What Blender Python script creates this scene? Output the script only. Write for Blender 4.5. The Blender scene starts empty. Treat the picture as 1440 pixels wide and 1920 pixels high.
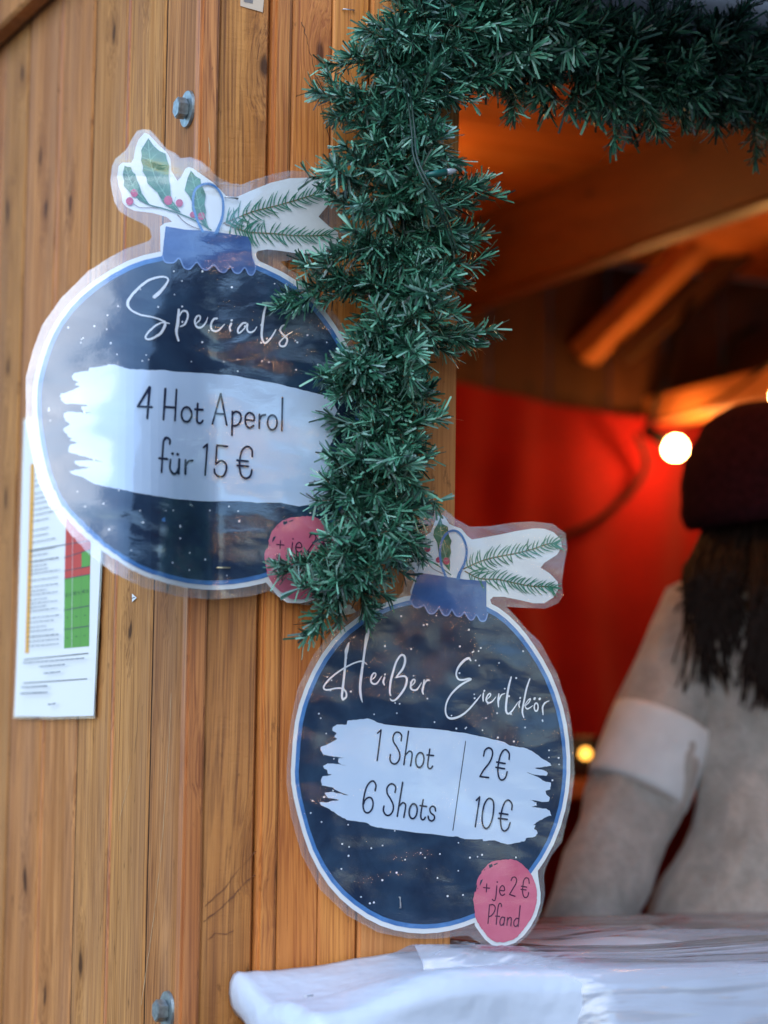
import bpy, bmesh, math, random
from mathutils import Vector, Matrix, noise
from mathutils.geometry import tessellate_polygon

R = math.radians
rnd = random.Random(7)
sc = bpy.context.scene

# ------------------------------------------------------------------ camera
FPX = 85.0 / 36.0 * 1920.0
CAMZ = 1.35
PITCH, ROLL = R(5.8), R(0.8)
_f = Vector((0, math.cos(PITCH), math.sin(PITCH)))
_r0 = Vector((1, 0, 0))
_u0 = Vector((0, -math.sin(PITCH), math.cos(PITCH)))
_r = _r0 * math.cos(ROLL) + _u0 * math.sin(ROLL)
_u = _u0 * math.cos(ROLL) - _r0 * math.sin(ROLL)
CAM = Vector((0, 0, CAMZ))
cam_d = bpy.data.cameras.new("camera")
cam = bpy.data.objects.new("camera", cam_d)
sc.collection.objects.link(cam)
m = Matrix((( _r.x, _u.x, -_f.x, CAM.x), (_r.y, _u.y, -_f.y, CAM.y), (_r.z, _u.z, -_f.z, CAM.z), (0, 0, 0, 1)))
cam.matrix_world = m
cam_d.sensor_fit = 'VERTICAL'
cam_d.sensor_height = 36.0
cam_d.lens = 85.0
cam_d.clip_start = 0.05
cam_d.clip_end = 500
cam_d.dof.use_dof = True
cam_d.dof.focus_distance = 2.53
cam_d.dof.aperture_fstop = 3.0
sc.camera = cam

# ------------------------------------------------------------------ world, sun, exposure
SUN_EL, SUN_AZ = R(40), R(203)          # azimuth clockwise from +Y
world = bpy.data.worlds.new("World")
sc.world = world
world.use_nodes = True
wn = world.node_tree
for nd in list(wn.nodes):
    wn.nodes.remove(nd)
w_out = wn.nodes.new('ShaderNodeOutputWorld')
w_bg = wn.nodes.new('ShaderNodeBackground')
w_sky = wn.nodes.new('ShaderNodeTexSky')
w_sky.sky_type = 'NISHITA'
w_sky.sun_disc = False
w_sky.sun_elevation = SUN_EL
w_sky.sun_rotation = SUN_AZ
w_sky.air_density = 1.4
w_sky.dust_density = 0.8
w_sky.ozone_density = 6.0
w_bg.inputs['Strength'].default_value = 0.15
wn.links.new(w_sky.outputs[0], w_bg.inputs[0])
wn.links.new(w_bg.outputs[0], w_out.inputs[0])
sun_d = bpy.data.lights.new("sun", 'SUN')
sun_d.energy = 0.5
sun_d.angle = R(52)
sun_d.color = (0.88, 0.955, 1.0)
sun = bpy.data.objects.new("sun", sun_d)
sc.collection.objects.link(sun)
sdir = Vector((math.sin(SUN_AZ) * math.cos(SUN_EL), math.cos(SUN_AZ) * math.cos(SUN_EL), math.sin(SUN_EL)))
sun.rotation_euler = sdir.to_track_quat('Z', 'Y').to_euler()
sun.location = (0, -3, 6)
sc.view_settings.view_transform = 'Standard'
sc.view_settings.look = 'None'
sc.view_settings.gamma = 1
sc.view_settings.use_curve_mapping = False
sc.view_settings.exposure = 1.32
sc.render.engine = 'CYCLES'
sc.cycles.max_bounces = 8
sc.cycles.transparent_max_bounces = 16
sc.cycles.caustics_reflective = False
sc.cycles.caustics_refractive = False
sc.cycles.sample_clamp_indirect = 6.0

# ------------------------------------------------------------------ hut frame: a along the front, b into the hut, z up
THETA = R(25)
def ray(px, py):
    return _f * FPX + _r * (px - 720.0) - _u * (py - 960.0)
_d = ray(362, 960)
_k = 2.42 / _d.y
HUT0 = Vector((_d.x * _k, 2.42, 0.0))
ROT = Matrix.Rotation(THETA, 4, 'Z')
ROTI = Matrix.Rotation(-THETA, 3, 'Z')
CL = ROTI @ (CAM - HUT0)
def L2W(p):
    return HUT0 + (ROT.to_3x3() @ Vector(p))
def rayl(px, py):
    return ROTI @ ray(px, py)
def on_b(px, py, b=0.0):
    d = rayl(px, py); k = (b - CL.y) / d.y
    return CL + d * k
def on_a(px, py, a=0.0):
    d = rayl(px, py); k = (a - CL.x) / d.x
    return CL + d * k
def at_y(px, py, y):
    d = ray(px, py); k = y / d.y
    return ROTI @ (CAM + d * k - HUT0)
MPP = 2.5 / FPX

def project(p):
    d = ROTI.inverted() @ (Vector(p) - CL)
    k = FPX / d.dot(_f)
    return (720.0 + d.dot(_r) * k, 960.0 - d.dot(_u) * k)
class Plan:
    """a vertical sheet over a plan polyline in hut coordinates; s runs along it"""
    def __init__(self, pts):
        self.p = [Vector((x, y)) for x, y in pts]
        self.s = [0.0]
        for i in range(1, len(self.p)):
            self.s.append(self.s[-1] + (self.p[i] - self.p[i - 1]).length)
    warp = None
    zcuts = ()
    def hit(self, px, py):
        if self.warp is None: return self.hit0(px, py)
        x, y = px, py
        for _ in range(5):
            sz = self.hit0(x, y)
            e = project(self.pos(*sz))
            x += px - e[0]; y += py - e[1]
        return self.hit0(x, y)
    def hit0(self, px, py):
        d = rayl(px, py)
        best = None
        n = len(self.p) - 1
        for i in range(n):
            A, B = self.p[i], self.p[i + 1]
            e = B - A
            den = d.x * e.y - d.y * e.x
            if abs(den) < 1e-9: continue
            ax, ay = A.x - CL.x, A.y - CL.y
            k = (ax * e.y - ay * e.x) / den
            w = (ax * d.y - ay * d.x) / den
            lo = -1e9 if i == 0 else -1e-6
            hi = 1e9 if i == n - 1 else 1 + 1e-6
            if lo <= w <= hi and k > 0:
                if best is None or k < best[0]:
                    best = (k, self.s[i] + w * e.length, CL.z + d.z * k)
        return (best[1], best[2])
    def pos(self, s, z, off=0.0):
        n = len(self.p) - 1
        i = 0
        while i < n - 1 and s > self.s[i + 1]: i += 1
        A, B = self.p[i], self.p[i + 1]
        e = (B - A).normalized()
        q = A + e * (s - self.s[i])
        if self.warp is not None: off += self.warp(s, z)
        return Vector((q.x + e.y * off, q.y - e.x * off, z))

# ------------------------------------------------------------------ object helpers
def tagp(o, label=None, cat=None, group=None, kind=None):
    if label: o['label'] = label
    if cat: o['category'] = cat
    if group: o['group'] = group
    if kind: o['kind'] = kind
    return o
ORIG = {}
def thing(name, label, cat, loc, group=None):
    o = bpy.data.objects.new(name, None)
    sc.collection.objects.link(o)
    o.empty_display_size = 0.05
    o.location = L2W(loc)
    o.rotation_euler = (0, 0, THETA)
    ORIG[o.name] = Vector(loc)
    return tagp(o, label, cat, group)
def link_mesh(name, me, parent=None, loc=None):
    o = bpy.data.objects.new(name, me)
    sc.collection.objects.link(o)
    if parent is not None:
        o.parent = parent
        ORIG[o.name] = ORIG[parent.name]
        if loc is not None:
            o.location = Vector(loc) - ORIG[parent.name]
            ORIG[o.name] = Vector(loc)
    else:
        loc = Vector(loc)
        o.location = L2W(loc)
        o.rotation_euler = (0, 0, THETA)
        ORIG[o.name] = loc
    return o
def build(name, verts, faces, mat, parent=None, loc=None, uvs=None, smooth=False, rel=False):
    """verts in hut coordinates (or relative to loc when rel)"""
    base = Vector(loc) if loc is not None else ORIG[parent.name]
    me = bpy.data.meshes.new(name)
    vv = [tuple(Vector(v) if rel else Vector(v) - base) for v in verts]
    me.from_pydata(vv, [], faces)
    if uvs:
        ul = me.uv_layers.new(name='UVMap')
        for l in me.loops:
            ul.data[l.index].uv = uvs[l.vertex_index]
    for mm in (mat if isinstance(mat, list) else [mat]):
        me.materials.append(mm)
    if smooth:
        for p in me.polygons: p.use_smooth = True
    me.update()
    return link_mesh(name, me, parent, loc)
def from_bm(name, bm, mat, parent=None, loc=None, smooth=False):
    me = bpy.data.meshes.new(name)
    bm.to_mesh(me); bm.free()
    for mm in (mat if isinstance(mat, list) else [mat]):
        me.materials.append(mm)
    if smooth:
        for p in me.polygons: p.use_smooth = True
    return link_mesh(name, me, parent, loc)
def box_bm(sx, sy, sz, bev=0.0, seg=1, bm=None, off=(0, 0, 0), rot=None):
    """box centred in x,y and standing on z=0 unless off moves it"""
    b2 = bmesh.new()
    bmesh.ops.create_cube(b2, size=1)
    for v in b2.verts:
        v.co = Vector((v.co.x * sx, v.co.y * sy, (v.co.z + 0.5) * sz))
    if bev > 0:
        bmesh.ops.bevel(b2, geom=b2.edges[:], offset=bev, segments=seg, affect='EDGES')
    if rot is not None: bmesh.ops.transform(b2, matrix=rot, verts=b2.verts)
    bmesh.ops.translate(b2, vec=off, verts=b2.verts)
    if bm is None: return b2
    me = bpy.data.meshes.new('tmp'); b2.to_mesh(me); b2.free(); bm.from_mesh(me); bpy.data.meshes.remove(me)
    return bm
def tube(path, radii, n=8, close_ends=True):
    """path list of Vector; returns verts, faces"""
    V, F = [], []
    m_ = len(path)
    if not isinstance(radii, (list, tuple)): radii = [radii] * m_
    ref = Vector((0.13, 0.21, 0.97))
    for i, p in enumerate(path):
        t = (path[min(i + 1, m_ - 1)] - path[max(i - 1, 0)])
        if t.length < 1e-9: t = Vector((0, 0, 1))
        t.normalize()
        x = t.cross(ref)
        if x.length < 0.05: x = t.cross(Vector((1, 0, 0)))
        x.normalize(); y = t.cross(x)
        for k in range(n):
            an = 2 * math.pi * k / n
            V.append(p + (x * math.cos(an) + y * math.sin(an)) * radii[i])
    for i in range(m_ - 1):
        for k in range(n):
            F.append((i * n + k, i * n + (k + 1) % n, (i + 1) * n + (k + 1) % n, (i + 1) * n + k))
    if close_ends:
        F.append(tuple(range(n))[::-1]); F.append(tuple((m_ - 1) * n + k for k in range(n)))
    return V, F
def catmull(pts, per=6, closed=False):
    n = len(pts); out = []
    if n < 3: per_ = per
    rng = range(n if closed else n - 1)
    def g(i):
        if closed: return pts[i % n]
        if i < 0: return tuple(2 * a - b for a, b in zip(pts[0], pts[1]))
        if i >= n: return tuple(2 * a - b for a, b in zip(pts[-1], pts[-2]))
        return pts[i]
    for i in rng:
        p0, p1, p2, p3 = g(i - 1), g(i), g(i + 1), g(i + 2)
        for k in range(per):
            t = k / per
            out.append(tuple(0.5 * ((2 * b) + (-a + c) * t + (2 * a - 5 * b + 4 * c - d) * t * t + (-a + 3 * b - 3 * c + d) * t ** 3)
                             for a, b, c, d in zip(p0, p1, p2, p3)))
    if not closed: out.append(tuple(pts[-1]))
    return out
def merge(parts):
    V, F = [], []
    for v, f in parts:
        o = len(V); V += v; F += [tuple(i + o for i in q) for q in f]
    return V, F

# ------------------------------------------------------------------ material helpers
class NT:
    def __init__(self, name):
        self.m = bpy.data.materials.new(name); self.m.use_nodes = True
        self.t = self.m.node_tree
        for nd in list(self.t.nodes): self.t.nodes.remove(nd)
        self.out = self.n('ShaderNodeOutputMaterial')
    def n(self, typ, **kw):
        nd = self.t.nodes.new(typ)
        for k, v in kw.items(): setattr(nd, k, v)
        return nd
    def l(self, a, b): self.t.links.new(a, b)
    def math(self, op, a, b=None, clamp=False):
        nd = self.n('ShaderNodeMath', operation=op); nd.use_clamp = clamp
        for i, x in enumerate((a, b)):
            if x is None: continue
            if isinstance(x, (int, float)): nd.inputs[i].default_value = x
            else: self.l(x, nd.inputs[i])
        return nd.outputs[0]
    def mix(self, fac, a, b, mode='MIX'):
        nd = self.n('ShaderNodeMix', data_type='RGBA', blend_type=mode)
        for s, x in ((0, fac), (6, a), (7, b)):
            if isinstance(x, (int, float)): nd.inputs[s].default_value = x
            elif isinstance(x, tuple): nd.inputs[s].default_value = (x + (1,))[:4]
            else: self.l(x, nd.inputs[s])
        return nd.outputs[2]
    def ramp(self, fac, stops):
        nd = self.n('ShaderNodeValToRGB')
        cr = nd.color_ramp
        while len(cr.elements) < len(stops): cr.elements.new(0.5)
        for e, (p, c) in zip(cr.elements, stops):
            e.position = p
            e.color = (c, c, c, 1) if isinstance(c, (int, float)) else (tuple(c) + (1,))[:4]
        self.l(fac, nd.inputs[0])
        return nd.outputs[0]
    def noise(self, vec, scale, detail=3, rough=0.55, dist=0.0):
        nd = self.n('ShaderNodeTexNoise')
        nd.inputs['Scale'].default_value = scale; nd.inputs['Detail'].default_value = detail
        nd.inputs['Roughness'].default_value = rough; nd.inputs['Distortion'].default_value = dist
        if vec is not None: self.l(vec, nd.inputs['Vector'])
        return nd.outputs[0]
    def vmul(self, vec, v):
        nd = self.n('ShaderNodeVectorMath', operation='MULTIPLY')
        self.l(vec, nd.inputs[0]); nd.inputs[1].default_value = v
        return nd.outputs[0]
    def vadd(self, a, b):
        nd = self.n('ShaderNodeVectorMath', operation='ADD')
        self.l(a, nd.inputs[0])
        if isinstance(b, tuple): nd.inputs[1].default_value = b
        else: self.l(b, nd.inputs[1])
        return nd.outputs[0]
    def bump(self, h, dist, strength=1.0, normal=None):
        nd = self.n('ShaderNodeBump')
        nd.inputs['Strength'].default_value = strength; nd.inputs['Distance'].default_value = dist
        self.l(h, nd.inputs['Height'])
        if normal is not None: self.l(normal, nd.inputs['Normal'])
        return nd.outputs[0]
    def principled(self, color, rough=0.5, normal=None, spec=0.5, metal=0.0, **kw):
        nd = self.n('ShaderNodeBsdfPrincipled')
        if isinstance(color, tuple): nd.inputs['Base Color'].default_value = (color + (1,))[:4]
        else: self.l(color, nd.inputs['Base Color'])
        if isinstance(rough, (int, float)): nd.inputs['Roughness'].default_value = rough
        else: self.l(rough, nd.inputs['Roughness'])
        nd.inputs['Specular IOR Level'].default_value = spec
        nd.inputs['Metallic'].default_value = metal
        for k, v in kw.items(): nd.inputs[k.replace('_', ' ')].default_value = v
        if normal is not None: self.l(normal, nd.inputs['Normal'])
        return nd.outputs[0]
    def done(self, sh):
        self.l(sh, self.out.inputs['Surface']); return self.m
def plain(name, color, rough=0.5, spec=0.5, metal=0.0, var=0.0, scale=30, **kw):
    t = NT(name)
    c = color
    if var > 0:
        tc = t.n('ShaderNodeTexCoord')
        nz = t.noise(tc.outputs['Object'], scale, 4)
        c = t.mix(t.ramp(nz, [(0.3, 0.0), (0.7, 1.0)]), tuple(x * (1 - var) for x in color), tuple(min(1, x * (1 + var)) for x in color))
    return t.done(t.principled(c, rough, None, spec, metal, **kw))
def wood(name, light, mid, dark, grey=0.25, axis='z', rough=0.5, knots=0.6, sawn=0.0, spec=0.35):
    t = NT(name)
    tc = t.n('ShaderNodeTexCoord'); oi = t.n('ShaderNodeObjectInfo')
    off = t.n('ShaderNodeCombineXYZ')
    r1 = t.math('MULTIPLY', oi.outputs['Random'], 37.0); r2 = t.math('MULTIPLY', oi.outputs['Random'], 91.0)
    t.l(r1, off.inputs[0]); t.l(r2, off.inputs[1]); t.l(t.math('MULTIPLY', oi.outputs['Random'], 53.0), off.inputs[2])
    p = tc.outputs['Object']
    if axis != 'z':
        sp = t.n('ShaderNodeSeparateXYZ'); t.l(p, sp.inputs[0]); cb = t.n('ShaderNodeCombineXYZ')
        o = {'x': (1, 2, 0), 'y': (2, 0, 1)}[axis]
        for k in range(3): t.l(sp.outputs[o[k]], cb.inputs[k])
        p = cb.outputs[0]
    p = t.vadd(p, off.outputs[0])
    sk = t.n('ShaderNodeSeparateXYZ'); t.l(p, sk.inputs[0])
    ck = t.n('ShaderNodeCombineXYZ'); t.l(t.math('ADD', sk.outputs[0], sk.outputs[1]), ck.inputs[0]); t.l(sk.outputs[2], ck.inputs[1])
    vo = t.n('ShaderNodeTexVoronoi'); vo.voronoi_dimensions = '2D'; vo.inputs['Scale'].default_value = 1.0
    kw_ = t.noise(t.vmul(p, (25, 25, 14)), 1.0, 2)
    kv = t.n('ShaderNodeCombineXYZ'); t.l(t.math('MULTIPLY', kw_, 0.02), kv.inputs[0]); t.l(t.math('MULTIPLY', kw_, 0.05), kv.inputs[1])
    t.l(t.vmul(t.vadd(ck.outputs[0], kv.outputs[0]), (11, 5.0, 1)), vo.inputs['Vector'])
    kd = vo.outputs['Distance']
    sep = t.n('ShaderNodeSeparateColor'); t.l(vo.outputs['Color'], sep.inputs[0])
    gate = t.math('GREATER_THAN', sep.outputs[0], 1 - knots)
    knot = t.math('MULTIPLY', t.ramp(kd, [(0.04, 1.0), (0.085, 0.0)]), gate)
    halo = t.math('MULTIPLY', t.ramp(kd, [(0.05, 1.0), (0.30, 0.0)]), gate)
    # grain runs round the knots
    wob = t.noise(t.vmul(p, (5, 5, 1.6)), 1.0, 2)
    wx = t.math('ADD', t.math('MULTIPLY', wob, 0.035), t.math('MULTIPLY', halo, 0.012))
    cw = t.n('ShaderNodeCombineXYZ'); t.l(wx, cw.inputs[0]); t.l(wx, cw.inputs[1])
    pg = t.vadd(p, cw.outputs[0])
    g1 = t.noise(t.vmul(pg, (46, 46, 0.9)), 1.0, 5, 0.68)
    g2 = t.noise(t.vmul(pg, (420, 420, 5.0)), 1.0, 2, 0.6)
    big = t.noise(t.vmul(p, (16, 16, 1.3)), 1.0, 3)
    c = t.ramp(g1, [(0.25, tuple(0.5 * (x + y) for x, y in zip(dark, mid))), (0.42, mid), (0.60, light), (0.75, mid)])
    c = t.mix(t.ramp(g2, [(0.32, 0.85), (0.56, 0.0)]), c, dark)
    bl = t.noise(t.vmul(p, (9, 9, 2.2)), 1.0, 4, 0.6)
    c = t.mix(t.ramp(bl, [(0.38, 0.38), (0.62, 0.0)]), c, dark)
    gr = t.math('MULTIPLY', t.ramp(big, [(0.42, 0.0), (0.66, 1.0)]), grey)
    c = t.mix(gr, c, tuple(0.5 * (a + sum(mid) / 3 * 0.95) for a in mid))
    sp2 = t.noise(t.vmul(p, (60, 60, 22)), 1.0, 5, 0.7)
    c = t.mix(t.ramp(sp2, [(0.63, 0.0), (0.72, 0.7)]), c, tuple(x * 0.3 for x in dark))
    c = t.mix(t.math('MULTIPLY', halo, 0.45), c, dark)
    c = t.mix(t.math('MULTIPLY', knot, 0.9), c, tuple(x * 0.28 for x in dark))
    hv = t.n('ShaderNodeHueSaturation')
    t.l(c, hv.inputs['Color'])
    t.l(t.math('ADD', t.math('MULTIPLY', oi.outputs['Random'], 0.32), 0.86), hv.inputs['Value'])
    t.l(t.math('ADD', t.math('MULTIPLY', t.math('FRACT', r1), 0.010), 0.491), hv.inputs['Hue'])
    h = t.math('ADD', t.math('MULTIPLY', g1, 1.0), t.math('MULTIPLY', g2, 0.5))
    if sawn > 0:
        sw = t.noise(t.vmul(p, (30, 30, 120)), 1.0, 4, 0.7)
        h = t.math('ADD', h, t.math('MULTIPLY', sw, sawn))
    nb = t.bump(h, 0.0014, 0.8)
    rg = t.math('ADD', t.math('MULTIPLY', g1, 0.25), rough - 0.12)
    return t.done(t.principled(hv.outputs[0], rg, nb, spec))

W_SIDE = wood('weathered_pine', (0.60, 0.285, 0.090), (0.47, 0.200, 0.052), (0.16, 0.055, 0.014), 0.18, rough=0.66, knots=0.6, spec=0.12)
W_FRONT = wood('varnished_pine', (0.70, 0.275, 0.055), (0.58, 0.205, 0.034), (0.30, 0.082, 0.013), 0.08, knots=0.5)
W_POST = wood('pale_varnished_pine', (0.682, 0.283, 0.078), (0.611, 0.239, 0.059), (0.421, 0.141, 0.029), 0.08, knots=0.35)
W_SAWN = wood('rough_sawn_pine', (0.66, 0.270, 0.066), (0.52, 0.190, 0.038), (0.20, 0.065, 0.016), 0.12, rough=0.65, knots=0.45, sawn=1.0)
W_RED = wood('amber_pine_trim', (0.64, 0.265, 0.070), (0.53, 0.200, 0.046), (0.20, 0.058, 0.016), 0.15, knots=0.2)
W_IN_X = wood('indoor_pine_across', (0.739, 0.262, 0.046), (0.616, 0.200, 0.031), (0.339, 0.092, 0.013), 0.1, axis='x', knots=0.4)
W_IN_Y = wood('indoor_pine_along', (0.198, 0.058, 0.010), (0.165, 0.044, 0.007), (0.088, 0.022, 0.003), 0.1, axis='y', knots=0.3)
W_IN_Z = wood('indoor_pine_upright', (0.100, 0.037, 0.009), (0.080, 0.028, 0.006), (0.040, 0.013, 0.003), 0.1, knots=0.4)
STEEL = plain('galvanised_steel', (0.32, 0.37, 0.38), 0.42, metal=0.85, var=0.35, scale=140)
STAPLE = plain('staple_steel', (0.55, 0.55, 0.56), 0.3, metal=0.9)
BLACK = plain('black_rubber', (0.008, 0.007, 0.007), 0.7, 0.08)

# ------------------------------------------------------------------ ground
def world_plane(name, pts, z, mat, kind='structure'):
    me = bpy.data.meshes.new(name)
    me.from_pydata([(x, y, z) for x, y in pts], [], [tuple(range(len(pts)))])
    me.materials.append(mat)
    o = bpy.data.objects.new(name, me); sc.collection.objects.link(o)
    o['kind'] = kind
    return o
t = NT('market_paving')
tc = t.n('ShaderNodeTexCoord')
br = t.n('ShaderNodeTexVoronoi'); br.feature = 'DISTANCE_TO_EDGE'; br.inputs['Scale'].default_value = 9
t.l(tc.outputs['Object'], br.inputs['Vector'])
nz = t.noise(tc.outputs['Object'], 3, 5)
cc = t.mix(t.ramp(br.outputs['Distance'], [(0.02, 0.0), (0.08, 1.0)]), (0.05, 0.045, 0.04), t.ramp(nz, [(0.3, (0.11, 0.105, 0.10)), (0.7, (0.20, 0.19, 0.18))]))
PAVE = t.done(t.principled(cc, 0.75))
world_plane('ground', [(-150, -150), (150, -150), (150, 150), (-150, 150)], 0.0, PAVE)

# ------------------------------------------------------------------ the hut
W, D, FLOOR, CEIL = 2.6, 2.2, 0.15, 2.42
hut = thing('market_hut', 'orange brown wooden market hut with vertical planks and an open serving hatch', 'hut', (0, 0, 0))
def plank(name, a0, a1, b0, b1, z0, z1, mat, bev=0.003, seg=1, label=None):
    bm = box_bm(a1 - a0, b1 - b0, z1 - z0, bev, seg)
    o = from_bm(name, bm, mat, hut, ((a0 + a1) / 2, (b0 + b1) / 2, z0))
    if label: o['label'] = label
    return o
GROOVE = plain('groove_shade_tongue', (0.050, 0.021, 0.009), 0.8, 0.1, var=0.5, scale=25)  # dark brown puts the shade of the plank grooves into the strip's colour
# side wall: exterior face a=0
seams = [on_a(x, 960, 0.0).y for x in (346, 290, 216, 155, 89, 30)]
seams = [0.013] + seams[1:]
while seams[-1] < D - 0.1: seams.append(seams[-1] + 0.118)
for i in range(len(seams) - 1):
    s0, s1 = seams[i], seams[i + 1]
    plank('wall_plank', 0.0, 0.022, s0 + 0.0034, s1 - 0.0034, 0.05, 2.40, W_SIDE, 0.0032)
    if i > 0:
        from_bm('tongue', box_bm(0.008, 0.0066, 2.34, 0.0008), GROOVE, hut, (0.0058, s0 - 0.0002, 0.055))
    # the rounded tongue bead that shows as a bright strip in each groove
    if i > 0 and i % 2 == 0:
        plank('bead', -0.0014, 0.010, s0 - 0.0145, s0 - 0.0060, 0.06, 2.395, W_RED, 0.002)
plank('wall_backing', 0.024, 0.03, 0.03, D, 0.05, 2.40, W_IN_Z)
# front wall boards
xs = [362, 393, 492, 532, 609, 681, 853]
A = [on_b(x, 960, 0.0).x for x in xs]
A[0] = 0.0
ZB = 0.05
plank('corner_trim', A[0] - 0.004, A[1] - 0.001, -0.004, 0.014, ZB, 2.40, W_RED, 0.003, 2)
plank('front_board', A[1] + 0.0005, A[2] - 0.001, 0.003, 0.03, ZB, 2.40, W_SAWN, 0.0025)
plank('front_board', A[2] + 0.001, A[3] - 0.0008, -0.004, 0.03, ZB, 2.40, W_FRONT, 0.004, 2)
plank('front_board', A[3] + 0.0008, A[4] - 0.0003, 0.0, 0.03, ZB, 2.40, W_FRONT, 0.002)
plank('front_board', A[4] + 0.0003, A[5] - 0.001, 0.0, 0.03, ZB, 2.40, W_FRONT, 0.002)
plank('door_post', A[5] + 0.001, A[6], -0.002, 0.05, ZB, 2.40, W_POST, 0.0025, 2)
APOST = A[6]
AR = 2.35
plank('door_post', AR, W, 0.0, 0.05, ZB, 2.40, W_POST, 0.0025)
GREYP = plain('grey_painted_board', (0.16, 0.17, 0.18), 0.6, var=0.2)
WHITEP = plain('white_painted_board', (0.70, 0.71, 0.72), 0.5, var=0.08)
plank('lintel', APOST + 0.001, AR - 0.001, 0.004, 0.045, 2.135, 2.40, GREYP, 0.002)
# boards under the counter
a = APOST + 0.002; k = 0
while a < AR - 0.02:
    w_ = min(0.135, AR - 0.002 - a)
    plank('front_board', a, a + w_ - 0.002, 0.005, 0.03, ZB, 1.08, W_FRONT, 0.002); a += w_
# ceiling, floor, back, far side
b = 0.05; k = 0
while b < D - 0.02:
    w_ = min(0.152, D - b)
    plank('ceiling_board', 0.03, W, b, b + w_ - 0.004, CEIL, CEIL + 0.022, W_IN_X, 0.003); b += w_
plank('floor_panel', 0.03, W, 0.05, D, 0.10, FLOOR, W_IN_X)
a = 0.03
while a < W - 0.02:
    w_ = min(0.145, W - a)
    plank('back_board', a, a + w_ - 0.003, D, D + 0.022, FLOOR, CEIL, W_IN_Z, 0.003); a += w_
b = 0.05
while b < D - 0.02:
    w_ = min(0.145, D - b)
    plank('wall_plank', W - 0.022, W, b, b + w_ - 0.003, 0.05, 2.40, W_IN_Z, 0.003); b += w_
plank('roof_panel', -0.14, W + 0.14, -0.02, D + 0.15, CEIL + 0.025, CEIL + 0.10, W_IN_X, 0.004)
# eave board on the side wall
e0 = on_a(32, 32, -0.022).z
plank('eave_board', -0.03, -0.003, -0.012, D + 0.1, e0, e0 + 0.2, W_SIDE, 0.004)
# beams inside
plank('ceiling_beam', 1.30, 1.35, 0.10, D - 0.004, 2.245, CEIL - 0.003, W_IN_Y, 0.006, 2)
q0 = on_b(1228, 770, D - 0.05)
q1 = on_a(1445, 712, q0.x)
plank('side_rail', q0.x, q0.x + 0.07, q1.y - 0.6, D - 0.003, q0.z - 0.03, q0.z + 0.035, W_POST, 0.004)
def strut(name, p, q, w_, mat):
    d = (Vector(q) - Vector(p)); L = d.length
    bm = box_bm(w_, w_ * 0.7, L, 0.004)
    rot = d.to_track_quat('Z', 'Y').to_matrix().to_4x4()
    bmesh.ops.transform(bm, matrix=rot, verts=bm.verts)
    return from_bm(name, bm, mat, hut, p)
strut('brace', on_b(1092, 668, D - 0.02), on_b(1375, 392, D - 0.32), 0.07, W_POST)
strut('brace', on_b(1165, 668, D - 0.06), on_b(1400, 470, D - 0.2), 0.06, W_IN_Z)
# hatch flap raised over the counter
nfl = 7
for i in range(nfl):
    o0 = -0.012 - i * 0.125
    hb = plank('hatch_board', APOST - 0.02, AR, o0 - 0.127, o0, 2.200 - 0.034 * i, 2.222 - 0.034 * i, WHITEP if i < 1 else GREYP, 0.003)
    hb.rotation_euler.x = math.atan(0.034 / 0.125)
# bolts
def bolt(px, py, zrot):
    p = on_a(px, py, 0.0)
    p.x = -0.0005; p.y = max(p.y, 0.0385)
    bm = bmesh.new()
    bmesh.ops.create_cone(bm, cap_ends=True, segments=6, radius1=0.0112, radius2=0.0112, depth=0.011)
    bmesh.ops.bevel(bm, geom=[e for e in bm.edges if len(e.link_faces) == 2 and any(len(f.verts) == 6 for f in e.link_faces)], offset=0.001, segments=2, affect='EDGES')
    bmesh.ops.rotate(bm, cent=(0, 0, 0), matrix=Matrix.Rotation(zrot, 3, 'Z'), verts=bm.verts)
    bmesh.ops.rotate(bm, cent=(0, 0, 0), matrix=Matrix.Rotation(R(-90), 3, 'Y'), verts=bm.verts)
    bmesh.ops.translate(bm, vec=(-0.0085, 0, 0), verts=bm.verts)
    o = from_bm('bolt', bm, STEEL, hut, p)
    bm = bmesh.new()
    bmesh.ops.create_cone(bm, cap_ends=True, segments=28, radius1=0.0195, radius2=0.0188, depth=0.0028)
    bmesh.ops.rotate(bm, cent=(0, 0, 0), matrix=Matrix.Rotation(R(-90), 3, 'Y'), verts=bm.verts)
    bmesh.ops.translate(bm, vec=(-0.0015, 0, 0), verts=bm.verts)
    from_bm('washer', bm, STEEL, o, p)
bolt(363, 199, 0.25); bolt(325, 1897, 0.5)
# staples and scratches in the wood
FRONT = Plan([(-1, 0), (3, 0)])
SIDE = Plan([(0, 3.0), (0, -0.5)])
def staple(x0, y0, x1, y1, o, parent, r=0.0007):
    p = on_b(x0, y0, -o); q = on_b(x1, y1, -o)
    back = Vector((0, 0.006, 0))
    V, F = tube([p + back, p, p * 0.5 + q * 0.5, q, q + back], r, 6)
    return build('staple', V, F, STAPLE, parent, loc=p, smooth=True)
staple(806, 731, 825, 735, 0.005, hut)
staple(644, 17, 664, 19, 0.003, hut)
staple(826, 965, 838, 972, 0.005, hut)

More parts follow.
